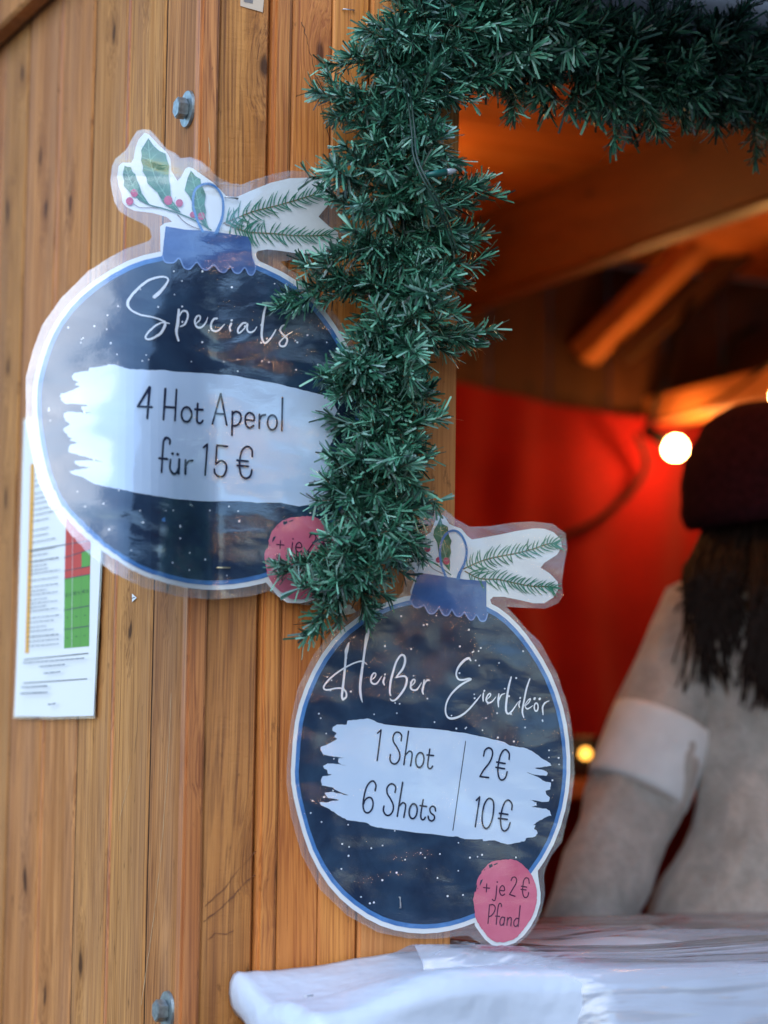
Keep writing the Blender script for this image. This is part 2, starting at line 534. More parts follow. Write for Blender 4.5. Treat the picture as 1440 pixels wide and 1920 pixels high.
def ribbon(pts, w, per=6, closed=False, taper=False):
    """2-D ribbon in sheet space; pts (s,z); w scalar or list. returns list of quads as (pos, order)"""
    if isinstance(w, (int, float)): w = [w] * len(pts)
    P = [(p[0], p[1], ww) for p, ww in zip(pts, w)]
    Q = catmull(P, per, closed) if len(P) > 2 else P
    n = len(Q); V = []; F = []
    for i, q in enumerate(Q):
        if closed: a_, b_ = Q[(i - 1) % n], Q[(i + 1) % n]
        else: a_, b_ = Q[max(i - 1, 0)], Q[min(i + 1, n - 1)]
        d = Vector((b_[0] - a_[0], b_[1] - a_[1]))
        if d.length < 1e-9: d = Vector((1, 0))
        d.normalize(); nn = Vector((-d.y, d.x)) * q[2] * 0.5
        V.append((q[0] + nn.x, q[1] + nn.y)); V.append((q[0] - nn.x, q[1] - nn.y))
    for i in range(n if closed else n - 1):
        j = (i + 1) % n
        F.append((2 * i, 2 * i + 1, 2 * j + 1, 2 * j))
    if not closed:
        for end in (0, n - 1):
            q = Q[end]; c0 = len(V)
            for k in range(10):
                an = 2 * math.pi * k / 10
                V.append((q[0] + math.cos(an) * q[2] * 0.5, q[1] + math.sin(an) * q[2] * 0.5))
            F.append(tuple(range(c0, c0 + 10)))
    return V, F
SCRATCH = plain('pale_scratched_wood', (0.52, 0.36, 0.2), 0.7)
def scratch(plan, pts, w, off, mat=SCRATCH, name='scratch', jit=0.6):
    pp = []
    for i in range(len(pts) - 1):
        for k in range(5):
            t_ = k / 5
            pp.append((pts[i][0] * (1 - t_) + pts[i + 1][0] * t_ + rnd.uniform(-jit, jit), pts[i][1] * (1 - t_) + pts[i + 1][1] * t_))
    pp.append(pts[-1])
    sz = [plan.hit(*p) for p in pp]
    V, F = ribbon(sz, [w * MPP * rnd.uniform(0.3, 1.3) for _ in sz], 2)
    return build(name, [plan.pos(s, z, off) for s, z in V], F, mat, hut, loc=plan.pos(sz[0][0], sz[0][1], off))
scratch(SIDE, [(322, 1300), (318, 1400), (311, 1500), (303, 1600), (293, 1690), (284, 1760), (275, 1820), (266, 1885)], 1.9, 0.0006)
scratch(SIDE, [(247, 1440), (236, 1490), (225, 1538)], 1.6, 0.0006)
scratch(SIDE, [(262, 1300), (258, 1360), (254, 1412)], 1.2, 0.0006, plain('dark_crack', (0.05, 0.025, 0.012), 0.8))
DARKW = plain('dark_resin_crack', (0.17, 0.055, 0.016), 0.7)
scratch(FRONT, [(384, 1728), (412, 1706), (440, 1680), (462, 1655), (480, 1641)], 2.4, -0.0024, DARKW, 'crack', 1.2)
scratch(FRONT, [(386, 1700), (420, 1668), (450, 1630), (481, 1597)], 1.5, -0.0024, DARKW, 'crack', 1.4)
scratch(FRONT, [(392, 1762), (405, 1750), (425, 1752), (440, 1745)], 1.6, -0.0024, DARKW, 'crack', 1.2)
THREAD = plain('dark_thread', (0.03, 0.02, 0.012), 0.8)
scratch(FRONT, [(566, 42), (572, 66), (580, 92), (588, 130), (594, 165), (606, 215), (618, 262)], 1.2, 0.0006, THREAD, 'thread', 1.6)
scratch(FRONT, [(388, 260), (391, 300), (386, 345)], 2.0, 0.0046, SCRATCH, 'scratch', 1.5)
# ------------------------------------------------------------------ layered print helpers
def Z(ox, oy, k, pts): return [(ox + p[0] / k, oy + p[1] / k) + tuple(p[2:]) for p in pts]
def layer(name, polys, plan, off, mat, parent, strips=None, step=4e-5, label=None, strokes=()):
    """polys: pixel outlines cut into the plan's facets; strokes: (pixel points, width px, closed)"""
    V, F, UV = [], [], []
    lev = 0
    for poly in polys:
        sz = [plan.hit(p[0], p[1]) for p in poly]
        bm = bmesh.new()
        vs = [bm.verts.new((s, z, 0)) for s, z in sz]
        for tri in tessellate_polygon([[Vector((s, z, 0)) for s, z in sz]]):
            try: bm.faces.new([vs[i] for i in tri])
            except ValueError: pass
        smin, smax = min(s for s, z in sz), max(s for s, z in sz)
        for sc_ in plan.s[1:-1]:
            if smin < sc_ < smax:
                bmesh.ops.bisect_plane(bm, geom=bm.verts[:] + bm.edges[:] + bm.faces[:], plane_co=(sc_, 0, 0), plane_no=(1, 0, 0))
        zmin, zmax = min(z for s, z in sz), max(z for s, z in sz)
        for zc_ in plan.zcuts:
            if zmin < zc_ < zmax:
                bmesh.ops.bisect_plane(bm, geom=bm.verts[:] + bm.edges[:] + bm.faces[:], plane_co=(0, zc_, 0), plane_no=(0, 1, 0))
        bm.verts.index_update(); o = len(V)
        for v in bm.verts:
            V.append(plan.pos(v.co.x, v.co.y, off + lev)); UV.append((v.co.x, v.co.y))
        for f in bm.faces:
            q = [v.index + o for v in f.verts]
            n_ = (V[q[1]] - V[q[0]]).cross(V[q[2]] - V[q[0]])
            F.append(tuple(q) if n_.y < 0 else tuple(q[::-1]))
        bm.free(); lev += step
    for st in strokes:
        pts, w = st[0], st[1]
        closed = len(st) > 2 and st[2]
        sz = [plan.hit(p[0], p[1]) for p in pts]
        ww = [x * MPP for x in w] if isinstance(w, (list, tuple)) else w * MPP
        v2, f2 = ribbon(sz, ww, 6, closed)
        o = len(V)
        for i, (s, z) in enumerate(v2):
            V.append(plan.pos(s, z, off + lev + i * 1.5e-6)); UV.append((s, z))
        for q in f2:
            q = [i + o for i in q]
            n_ = (V[q[1]] - V[q[0]]).cross(V[q[2]] - V[q[0]])
            F.append(tuple(q) if n_.y < 0 else tuple(q[::-1]))
        lev += step * 0.5
    ob = build(name, V, F, mat, parent, uvs=UV)
    if name == 'laminate_front':
        for p in ob.data.polygons: p.use_smooth = True
    if label: ob['label'] = label
    if name in ('snow_dots', 'lettering', 'cell_lettering', 'badge_lettering', 'small_print', 'script_lettering', 'badge_nicks', 'barcode', 'table_lines', 'sprig_needles', 'leaf_veins'): ob['kind'] = 'stuff'
    return ob
def disc(cx, cy, rx, ry=None, n=12, jag=0.0, rr=rnd):
    ry = ry or rx
    return [(cx + math.cos(2 * math.pi * i / n) * rx * (1 + rr.uniform(-jag, jag)), cy + math.sin(2 * math.pi * i / n) * ry * (1 + rr.uniform(-jag, jag))) for i in range(n)]
def jagged(pts, amp, rr, sub=3):
    out = []
    n = len(pts)
    for i in range(n):
        p, q = pts[i], pts[(i + 1) % n]
        out.append(p)
        L = math.hypot(q[0] - p[0], q[1] - p[1])
        m_ = min(sub, int(L / 4))
        for k in range(1, m_ + 1):
            t_ = k / (m_ + 1)
            out.append((p[0] + (q[0] - p[0]) * t_ + rr.uniform(-amp, amp), p[1] + (q[1] - p[1]) * t_ + rr.uniform(-amp, amp)))
    return out
def scale_about(pts, c, k): return [(c[0] + (p[0] - c[0]) * k, c[1] + (p[1] - c[1]) * k) for p in pts]
def ell(cx, cy, rx, ry, slant=0.0, n=10):
    return [(cx + math.cos(2 * math.pi * i / n) * rx - slant * math.sin(2 * math.pi * i / n) * ry, cy + math.sin(2 * math.pi * i / n) * ry) for i in range(n)]

def print_mat(name, c1, c2, scale=28, stretch=(1, 1, 1), rough=0.6):
    t = NT(name)
    uv = t.n('ShaderNodeTexCoord').outputs['UV']
    nz = t.noise(t.vmul(uv, stretch), scale, 6, 0.62, 0.4)
    c = t.mix(t.ramp(nz, [(0.36, 0.0), (0.68, 1.0)]), c1, c2)
    fine = t.noise(uv, 700, 2)
    c = t.mix(t.math('MULTIPLY', fine, 0.12), c, tuple(min(1, x * 2.2) for x in c2))
    return t.done(t.principled(c, rough, None, 0.2))
PAPER = plain('white_paper', (0.80, 0.80, 0.79), 0.6, 0.2)
NAVY = print_mat('navy_watercolour_print', (0.006, 0.017, 0.046), (0.022, 0.052, 0.098), 22)
RING = print_mat('blue_ring_print', (0.05, 0.15, 0.38), (0.09, 0.24, 0.52), 60)
CAPM = print_mat('slate_blue_print', (0.045, 0.10, 0.27), (0.075, 0.155, 0.36), 45)
CAPL = print_mat('pale_blue_edge_print', (0.14, 0.24, 0.52), (0.2, 0.32, 0.62), 60)
PANEL = print_mat('pale_blue_brush_print', (0.52, 0.66, 0.84), (0.60, 0.72, 0.88), 10)
INK = plain('dark_blue_ink', (0.012, 0.02, 0.055), 0.55, 0.2)
WHITEINK = plain('white_ink', (0.80, 0.81, 0.84), 0.55, 0.2)
PINK = print_mat('pink_badge_print', (0.62, 0.11, 0.18), (0.72, 0.17, 0.25), 20)
MAROON = plain('maroon_ink', (0.09, 0.012, 0.05), 0.55, 0.2)
HOLLY = print_mat('holly_green_print', (0.012, 0.085, 0.04), (0.055, 0.22, 0.12), 70)
HOLLYV = plain('pale_green_vein_print', (0.22, 0.46, 0.31), 0.6, 0.2)
BERRY = print_mat('berry_red_print', (0.35, 0.015, 0.06), (0.60, 0.07, 0.15), 160)
STEMB = plain('brown_stem_print', (0.16, 0.07, 0.05), 0.6, 0.2)
STEMG = plain('green_stem_print', (0.035, 0.14, 0.08), 0.6, 0.2)
FIRB = plain('fir_branch_print', (0.24, 0.15, 0.06), 0.6, 0.2)
FIRN = print_mat('fir_needle_print', (0.02, 0.13, 0.06), (0.06, 0.26, 0.18), 120)

def film_mat(name, haze, ior=1.7, seed=0.0, wave=1.0):
    t = NT(name)
    uv = t.n('ShaderNodeTexCoord').outputs['UV']
    p = t.vadd(uv, (seed, seed * 0.37, 0))
    low = t.noise(t.vmul(p, (1, 1.6, 1)), 7.5, 2, 0.5, 0.2)
    mid = t.noise(t.vmul(p, (1, 2.4, 1)), 30, 3, 0.55, 0.5)
    fine = t.noise(p, 620, 2, 0.6)
    nb = t.bump(low, 0.012 * wave)
    nb = t.bump(mid, 0.0006 * wave, 1.0, nb)
    nb = t.bump(fine, 0.00010, 1.0, nb)
    lw = t.n('ShaderNodeLayerWeight'); lw.inputs['Blend'].default_value = 0.5; t.l(nb, lw.inputs['Normal'])
    f0 = ((ior - 1) / (ior + 1)) ** 2
    fr = t.math('ADD', t.math('MULTIPLY', t.math('POWER', lw.outputs['Facing'], 5.0), 1 - f0), f0, True)
    gl = t.n('ShaderNodeBsdfGlossy'); gl.inputs['Roughness'].default_value = 0.06; t.l(nb, gl.inputs['Normal'])
    tr = t.n('ShaderNodeBsdfTransparent')
    df = t.n('ShaderNodeBsdfDiffuse'); df.inputs['Color'].default_value = (0.75, 0.78, 0.8, 1)
    m1 = t.n('ShaderNodeMixShader'); m1.inputs[0].default_value = haze; t.l(tr.outputs[0], m1.inputs[1]); t.l(df.outputs[0], m1.inputs[2])
    m2 = t.n('ShaderNodeMixShader'); t.l(fr, m2.inputs[0]); t.l(m1.outputs[0], m2.inputs[1]); t.l(gl.outputs[0], m2.inputs[2])
    return t.done(m2.outputs[0])
FILM1 = film_mat('glossy_laminate', 0.0, 2.25, 0.3, 0.9)
FILM2 = film_mat('glossy_laminate_flat', 0.0, 1.85, 3.1, 0.8)
FILMB = film_mat('laminate_backing', 0.16, 1.5, 5.0, 0.7)

def fir_sprig(branch, length, rr, flip=1.0):
    """needle strokes along a branch polyline (pixels)"""
    pts = catmull(branch, 10)
    out = []
    n = len(pts)
    for i in range(3, n - 1, 2 if n < 70 else 3):
        p = pts[i]; q = pts[min(i + 2, n - 1)]
        d = Vector((q[0] - p[0], q[1] - p[1]))
        if d.length < 1e-6: continue
        d.normalize()
        f = i / n
        for sgn in (-1, 1):
            an = sgn * R(rr.uniform(48, 88) * (1 - 0.5 * f * f))
            if rr.random() < 0.12: an *= 1.4
            dd = Vector((d.x * math.cos(an) - d.y * math.sin(an), d.x * math.sin(an) + d.y * math.cos(an)))
            L = length * rr.uniform(0.65, 1.1) * (1.0 - 0.35 * f)
            mid_ = Vector(p[:2]) + dd * L * 0.5 + d * L * 0.05
            e = Vector(p[:2]) + dd * L + d * L * rr.uniform(0.15, 0.4)
            out.append(([tuple(p[:2]), tuple(mid_), tuple(e)], [2.0, 2.4, 0.6]))
    e = pts[-1]; d = Vector((e[0] - pts[-4][0], e[1] - pts[-4][1])).normalized()
    out.append(([e[:2], (e[0] + d.x * length * 0.6, e[1] + d.y * length * 0.6)], 1.2))
    return out
def veins(leaf_axis, side, rr):
    out = [(leaf_axis, [1.0, 1.2, 1.0][:len(leaf_axis)] if len(leaf_axis) == 3 else 1.0)]
    P = catmull(leaf_axis, 4)
    for i in range(2, len(P) - 2, 2):
        d = Vector((P[i + 1][0] - P[i - 1][0], P[i + 1][1] - P[i - 1][1])).normalized()
        for s_ in (-1, 1):
            v = Vector((-d.y, d.x)) * s_ * side - d * side * 0.7
            out.append(([P[i][:2], (P[i][0] + v.x * 0.5, P[i][1] + v.y * 0.6), (P[i][0] + v.x, P[i][1] + v.y)], 0.7))
    return out
def inside(p, poly):
    c = False; n = len(poly); j = n - 1
    for i in range(n):
        if ((poly[i][1] > p[1]) != (poly[j][1] > p[1])) and p[0] < (poly[j][0] - poly[i][0]) * (p[1] - poly[i][1]) / (poly[j][1] - poly[i][1]) + poly[i][0]: c = not c
        j = i
    return c

# ---- badge artwork, traced once on the lower sign
zb = lambda pts: Z(870, 1590, 8.47, pts)
BADGE = zb([(660,180),(760,180),(850,210),(930,270),(1010,350),(1080,450),(1130,580),(1148,700),(1145,850),(1110,1000),(1040,1150),(950,1270),(850,1400),(760,1460),(640,1495),(500,1490),(420,1450),(330,1350),(240,1240),(180,1120),(155,960),(140,800),(165,680),(195,560),(235,440),(290,350),(380,250),(480,205),(570,195)])
BADGE_RIM = zb([(1170,300),(1172,420),(1190,560),(1215,720),(1210,880),(1150,1080),(1050,1260),(940,1400),(800,1510),(640,1560),(450,1550),(330,1450),(240,1330),(170,1230),(150,1000),(200,600),(500,300),(900,300)])
BADGE_NICK = [zb(p) for p in ([(385,265),(440,250),(450,290),(400,320),(390,300)],[(460,260),(530,230),(520,255),(470,275)],[(240,570),(255,510),(295,495),(265,560),(245,600)],[(170,640),(190,570),(200,600),(180,690),(160,700)],[(300,350),(330,330),(320,355)],[(200,640),(212,630),(215,655)])]
BADGE_TXT = [
 [(300,628),(398,637)], [(352,570),(345,695)],
 [(512,600),(500,740),(485,820),(460,835),(440,815)],
 [(560,670),(630,675),(628,620),(598,595),(565,630),(555,690),(575,740),(605,750),(635,730)],
 [(738,515),(760,470),(800,462),(825,500),(815,560),(770,640),(712,735)], [(712,735),(800,765)],
 [(1025,560),(1015,490),(975,472),(940,510),(925,600),(920,700),(940,770),(975,785),(1005,755),(1015,705)], [(900,605),(985,620)], [(895,655),(975,665)],
 [(395,900),(370,1195)], [(395,905),(450,898),(485,940),(470,1010),(425,1070),(380,1090)],
 [(500,1210),(525,970),(545,890),(570,880),(585,905),(580,930)], [(490,1080),(555,1085)],
 [(625,1105),(595,1095),(565,1140),(560,1200),(585,1225),(620,1190),(635,1110)], [(635,1100),(618,1222)],
 [(682,1105),(670,1225)], [(680,1140),(710,1105),(740,1120),(732,1235)],
 [(880,915),(848,1245)], [(855,1120),(820,1115),(785,1160),(780,1215),(810,1245),(845,1210)]]
BADGE_TXT = [zb(s) for s in BADGE_TXT]
BADGE_DOT = zb([(520, 540)])[0]
def b1(pts): return [(523.9 + (p[0] - 911.3) * 1.185, 1021.4 + (p[1] - 1664.4)) for p in pts]

# ------------------------------------------------------------------ upper sign ("Specials")
PL1 = [(0.62, -0.010), (0.34, -0.014), (0.03, -0.016)]
an = math.pi; p_ = Vector(PL1[-1])
for i in range(24):
    an -= R(1.0)
    p_ = p_ + Vector((math.cos(an), math.sin(an))) * 0.0072
    PL1.append((p_.x, p_.y))
PL1.append((p_.x + math.cos(an) * 0.3, p_.y + math.sin(an) * 0.3))
PLAN1 = Plan(PL1[::-1])
# the free left side hangs past the hut corner and its lower edge curls outwards
S_C = PLAN1.s[-3] - 0.004
Z_T = on_b(400, 430, -0.01).z
def _warp(s, z):
    x = max(0.0, min(1.0, (S_C - s) / 0.11)); x = x * x * (3 - 2 * x)
    return 0.25 * x * max(-0.05, Z_T - z)
PLAN1.warp = _warp
PLAN1.zcuts = [1.2 + 0.006 * i for i in range(150)]
sign1 = thing('bauble_sign', 'larger bauble shaped laminated sign reading Specials, 4 Hot Aperol, holly on top', 'sign', PLAN1.pos(*PLAN1.hit(370, 1100)))
z1 = lambda pts: Z(200, 230, 5.538, pts)
z2 = lambda pts: Z(400, 300, 5.538, pts)
z3 = lambda pts: Z(220, 500, 4.235, pts)
z4 = lambda pts: Z(240, 700, 4.5, pts)
z5 = lambda pts: Z(40, 660, 5.646, pts)
z6 = lambda pts: Z(0, 640, 2.0, pts)
BALL1 = catmull([(300,472),(240,489),(175,527),(125,573),(93,622),(75,668),(64,712),(61,745),(62,780),(66,815),(75,864),(86,904),(102,940),(125,970),(155,1002),(190,1032),(230,1058),(280,1084),(350,1102),(410,1106),(465,1100),(520,1085),(570,1058),(610,1020),(645,965),(668,900),(680,830),(681,760),(672,700),(657,660),(630,612),(598,570),(555,526),(500,496),(440,474),(370,466)], 2, True)
C1 = (370, 788)
TOP1 = [(301,480)] + z1([(555,1080),(600,1045),(680,1030),(620,980),(480,940),(290,915),(210,880),(165,830),(155,740),(125,660),(110,560),(125,450),(165,415),(255,418),(280,370),(300,260),(330,180),(390,105),(440,125),(540,235),(620,305),(660,380),(670,500),(735,605),(775,560),(815,480),(850,460),(900,480),(1000,550),(1100,620),(1180,700),(1240,765)]) + z2([(240,385),(400,315),(600,235),(800,190),(1000,185),(1110,200),(1220,260),(1250,360),(1180,480),(1090,590),(1200,690),(1290,750),(1300,830),(1240,910),(1100,965),(900,975),(700,945),(560,930),(460,945),(440,975),(450,1020),(500,1080)]) + [(480,520)]
FILMO1 = [(165,510),(200,487)] + z1([(180,1320),(330,1270),(440,1230),(465,1190),(440,1100),(370,1050),(220,980),(130,920),(80,830),(55,720),(38,600),(55,460),(90,380),(200,290),(240,210),(310,95),(370,75),(450,85),(520,160),(620,285),(700,320),(760,375),(860,365),(960,400),(1080,500),(1160,570),(1280,640),(1350,640)]) + z2([(275,265),(400,215),(600,150),(800,112),(1000,125),(1110,150),(1300,300),(1380,500),(1370,800),(1290,930),(1100,1000),(900,1030),(690,1055),(790,1140)]) + [(560,515),(605,562),(640,605),(668,655),(688,720),(693,790),(690,860),(675,940),(655,1000),(640,1060),(625,1110),(580,1135),(540,1130),(505,1108),(470,1118),(400,1124),(330,1118),(270,1102),(215,1075),(165,1040),(125,992),(93,950),(72,904),(59,848),(49,791),(49,708),(63,655),(80,610),(115,560)]
mm = 0.001
mm = 0.0018
layer('laminate_back', [FILMO1], PLAN1, 0.0, FILMB, sign1)
layer('paper', [BALL1, TOP1, b1(BADGE_RIM)], PLAN1, 0.25 * mm, PAPER, sign1)
layer('printed_ring', [scale_about(BALL1, C1, 0.972)], PLAN1, 0.5 * mm, RING, sign1)
layer('printed_ball', [scale_about(BALL1, C1, 0.945)], PLAN1, 0.7 * mm, NAVY, sign1)
PAN1 = z5([(1355,195),(1300,188),(1150,185),(1090,170),(1000,140),(940,135),(870,150),(720,170),(710,205),(640,210),(560,225),(535,260),(550,300),(600,315),(570,350),(620,365),(560,400),(490,430),(420,440),(405,475),(430,520),(470,550),(560,550),(690,562),(705,575),(640,580),(635,600),(660,638),(745,643),(660,655),(620,640),(500,635),(455,650),(450,690),(470,730),(520,770),(480,790),(445,820),(460,850),(500,900),(540,915),(510,940),(600,960),(520,985),(500,1020),(500,1060),(560,1080),(680,1110),(870,1170),(740,1152),(640,1150),(555,1155),(580,1190),(630,1212),(750,1222),(640,1240),(510,1265),(550,1300),(640,1325),(780,1400),(900,1430),(1100,1465),(1200,1490),(1355,1515)]) + z6([(520,570),(640,590),(760,600),(900,600),(960,607),(1050,605),(1120,620),(1180,610),(1220,600),(1245,570),(1255,530),(1240,480),(1265,440),(1230,400),(1260,350),(1245,300),(1262,260),(1240,210),(1180,195),(1120,180),(1060,165),(960,145),(880,130),(760,120),(660,115),(600,108)])
PAN1 = jagged(PAN1, 0.7, random.Random(3))
layer('brush_panel', [PAN1], PLAN1, 0.95 * mm, PANEL, sign1)
def snow(ball, avoid, n, rr, badge):
    out = []
    xs_ = [p[0] for p in ball]; ys_ = [p[1] for p in ball]
    while len(out) < n:
        p = (rr.uniform(min(xs_), max(xs_)), rr.uniform(min(ys_), max(ys_)))
        if inside(p, ball) and not inside(p, avoid) and not inside(p, badge):
            r_ = rr.choice((1.3, 1.5, 1.9))
            out.append(disc(p[0], p[1], r_, r_, 8))
    return out
layer('snow_dots', snow(scale_about(BALL1, C1, 0.92), PAN1, 75, random.Random(11), b1(BADGE)), PLAN1, 0.95 * mm, WHITEINK, sign1, step=2e-6)
CAP1 = z6([(620,-380),(0,0)])[:0] + Z(0, 200, 2, [(620,450),(690,462),(770,466),(880,482),(935,490),(940,530),(945,575),(955,605),(946,630),(930,630),(915,605),(895,625),(875,622),(860,600),(840,622),(818,616),(800,595),(775,613),(755,608),(735,585),(710,610),(688,604),(670,570),(650,586),(618,584),(608,560),(614,500)])
layer('printed_cap', [CAP1], PLAN1, 1.05 * mm, CAPM, sign1, strokes=())
layer('cap_edge', [], PLAN1, 1.2 * mm, CAPL, sign1, strokes=[(Z(0, 200, 2, [(945,575),(955,605),(946,630),(930,630),(915,605),(895,625),(875,622),(860,600),(840,622),(818,616),(800,595),(775,613),(755,608),(735,585),(710,610),(688,604),(670,570),(650,586),(618,584),(608,560)]), 2.6)])
layer('printed_loop', [], PLAN1, 1.5 * mm, RING, sign1, strokes=[(z1([(990,1135),(930,1010),(890,850),(905,720),(960,660),(1050,640),(1130,680),(1190,780),(1200,900),(1185,1010),(1150,1100),(1130,1150)]), [5, 4.5, 4.5, 4.5, 4.5, 4.5, 4.5, 4.5, 4.5, 5, 6, 8])])
LA = z1([(430,165),(355,290),(362,340),(355,400),(375,460),(370,510),(410,570),(420,630),(470,680),(520,720),(545,770),(585,840),(640,880),(700,915),(770,940),(720,870),(670,800),(660,740),(655,660),(645,600),(640,530),(645,450),(620,380),(610,325),(550,300),(490,250)])
LB = z1([(185,450),(165,540),(180,610),(175,660),(215,700),(250,740),(320,790),(380,830),(440,850),(400,790),(360,730),(340,660),(310,590),(300,545),(265,510),(250,465),(210,462)])
LC = z1([(870,500),(835,580),(820,640),(805,705),(850,760),(880,830),(880,900),(895,960),(950,990),(1000,1060),(1070,1120),(1040,1060),(1020,980),(1025,910),(1010,850),(1025,755),(1000,690),(975,640),(970,590),(920,560)])
for lf in (LA, LB, LC):
    layer('holly_leaf', [lf], PLAN1, 1.0 * mm, HOLLY, sign1)
rr = random.Random(5)
layer('leaf_veins', [], PLAN1, 1.15 * mm, HOLLYV, sign1, strokes=veins(z1([(430,200),(450,400),(520,620),(640,800),(740,920)]), 14, rr) + veins(z1([(200,480),(240,600),(310,720),(400,820)]), 8, rr) + veins(z1([(875,540),(920,720),(960,900),(1040,1080)]), 10, rr))
layer('holly_stem', [], PLAN1, 1.1 * mm, STEMG, sign1, strokes=[(z1([(330,800),(450,860),(600,900),(780,960),(950,1040),(1080,1120)]), 2.4)])
layer('berry_stems', [], PLAN1, 1.05 * mm, STEMB, sign1, strokes=[(z1([(280,850),(350,885),(470,885),(560,890)]), 1.1), (z1([(730,960),(800,1030),(880,1080),(960,1110)]), 1.3)])
for bx, by, br_ in ((285,735,42),(237,820,42),(635,812,48),(750,838,40),(888,960,32),(978,975,40)):
    c_ = z1([(bx, by)])[0]
    layer('berry', [disc(c_[0], c_[1], br_ / 5.538 * 0.93, br_ / 5.538, 18)], PLAN1, 1.3 * mm, BERRY, sign1)
rr = random.Random(8)
for br_ in (z2([(100,660),(200,620),(400,540),(600,490),(800,435),(1000,375),(1120,345)]), z2([(120,670),(300,735),(400,755),(600,765),(800,785),(1000,790),(1200,780)])):
    layer('fir_sprig', [], PLAN1, 0.8 * mm, FIRB, sign1, strokes=[(br_, 2.2)])
    layer('sprig_needles', [], PLAN1, 0.9 * mm, FIRN, sign1, strokes=fir_sprig(br_, 30, rr))
SPEC = [
 ([(290,245),(330,210),(380,150),(400,105),(370,85),(320,88),(240,115),(160,180),(100,250),(82,300),(105,345),(180,385),(280,405),(350,430),(378,455),(350,520),(300,560),(250,580),(222,570),(235,535),(290,480),(350,448),(410,455)], [26,26,18,14,14,16,18,18,20,18,14,14,12,14,18,20,16,16,14,14,14,12,8]),
 ([(485,345),(475,450),(465,520),(480,590)], [16,24,22,14]), ([(480,410),(510,360),(545,360),(555,400),(530,460),(495,480)], [8,12,16,16,14,8]),
 ([(620,455),(650,425),(650,395),(625,400),(610,440),(625,480),(660,485),(695,450),(712,405)], [8,12,12,14,16,16,14,12,6]),
 ([(785,415),(760,420),(738,460),(745,505),(790,512),(845,460)], [14,16,16,16,14,6]),
 ([(897,455),(885,485),(890,512)], 16), ([(898,430),(902,428)], 16),
 ([(1012,450),(985,455),(950,500),(958,530),(1000,495),(1026,455),(1022,500),(1040,524),(1075,515),(1100,480)], [14,16,16,14,10,12,14,14,12,5]),
 ([(1172,312),(1155,380),(1140,500),(1140,570),(1165,610),(1210,570),(1250,505)], [14,20,20,18,16,14,10]),
 ([(1332,465),(1300,475),(1285,510),(1310,545),(1340,580),(1325,628),(1292,635),(1278,610),(1300,580),(1340,545),(1380,520)], [10,14,16,16,16,16,14,12,10,10,5])]
layer('script_lettering', [], PLAN1, 1.4 * mm, WHITEINK, sign1, strokes=[(z3(p), [x / 4.235 for x in w] if isinstance(w, list) else w / 4.235) for p, w in SPEC])
T1 = [[(160,383),(178,118)],[(178,118),(80,282)],[(80,282),(200,288)],
 [(310,133),(296,392)],[(405,140),(392,400)],[(302,285),(398,292)],
 [(582,258),(575,390),(590,420),(610,420),(625,402)],[(560,305),(625,310)],
 [(705,430),(775,175)],[(775,175),(825,440)],[(735,342),(808,348)],
 [(872,325),(868,525)],[(870,350),(900,325),(935,340),(945,380),(930,425),(895,445),(868,440)],
 [(985,395),(1020,398),(1055,398),(1050,355),(1015,335),(985,360),(980,410),(995,450),(1020,462),(1050,445)],
 [(1100,350),(1098,465)],[(1100,390),(1120,360),(1150,352)],[(1294,210),(1288,487)],
 [(280,835),(292,620),(300,565),(325,545),(350,565),(348,597)],[(262,718),(328,725)],
 [(355,730),(350,800),(370,845),(400,845),(425,800)],[(430,728),(420,848)],[(482,735),(478,850)],[(482,780),(505,745),(540,738)],
 [(630,628),(662,602)],[(662,602),(643,860)],
 [(830,620),(742,610)],[(742,610),(732,768)],[(732,768),(775,740),(815,765),(820,815),(795,868),(755,872),(725,845),(720,812)],
 [(1038,705),(1035,650),(1000,620),(955,650),(935,720),(932,800),(945,860),(980,888),(1020,870),(1035,818)],[(910,735),(1003,745)],[(910,780),(1003,788)]]
layer('lettering', [disc(*z4([(372,680)])[0], 2.7), disc(*z4([(415,685)])[0], 2.7)], PLAN1, 1.4 * mm, INK, sign1,
      strokes=[(z4(s), 3.9) for s in T1] + [(z4(ell(488,350,42,62)), 3.9, True), (z4(ell(1207,418,40,62)), 3.9, True)])
bd = layer('deposit_badge', [jagged(b1(BADGE), 0.8, random.Random(2), 4)], PLAN1, 1.1 * mm, PINK, sign1)
layer('badge_nicks', [b1(p) for p in BADGE_NICK], PLAN1, 1.2 * mm, NAVY, bd)
layer('badge_lettering', [disc(*b1([BADGE_DOT])[0], 1.6)], PLAN1, 1.3 * mm, MAROON, bd, strokes=[(b1(s), 2.3) for s in BADGE_TXT])
layer('laminate_front', [FILMO1], PLAN1, 2.2 * mm, FILM1, sign1)
def sign_staple(plan, x0, y0, x1, y1, parent, mat=STAPLE):
    o_ = 0.0048 if plan is PLAN1 else 0.003
    p = plan.pos(*plan.hit(x0, y0), o_); q = plan.pos(*plan.hit(x1, y1), o_)
    back = Vector((0, 0.003, 0))
    V, F = tube([p + back, p, (p + q) * 0.5, q, q + back], 0.0008, 6)
    build('staple', V, F, mat, parent, loc=p, smooth=True)
sign_staple(PLAN1, 421, 371, 443, 374, sign1); sign_staple(PLAN1, 405, 1065, 428, 1065, sign1, plain('brass_staple', (0.6, 0.5, 0.3), 0.3, metal=0.7))

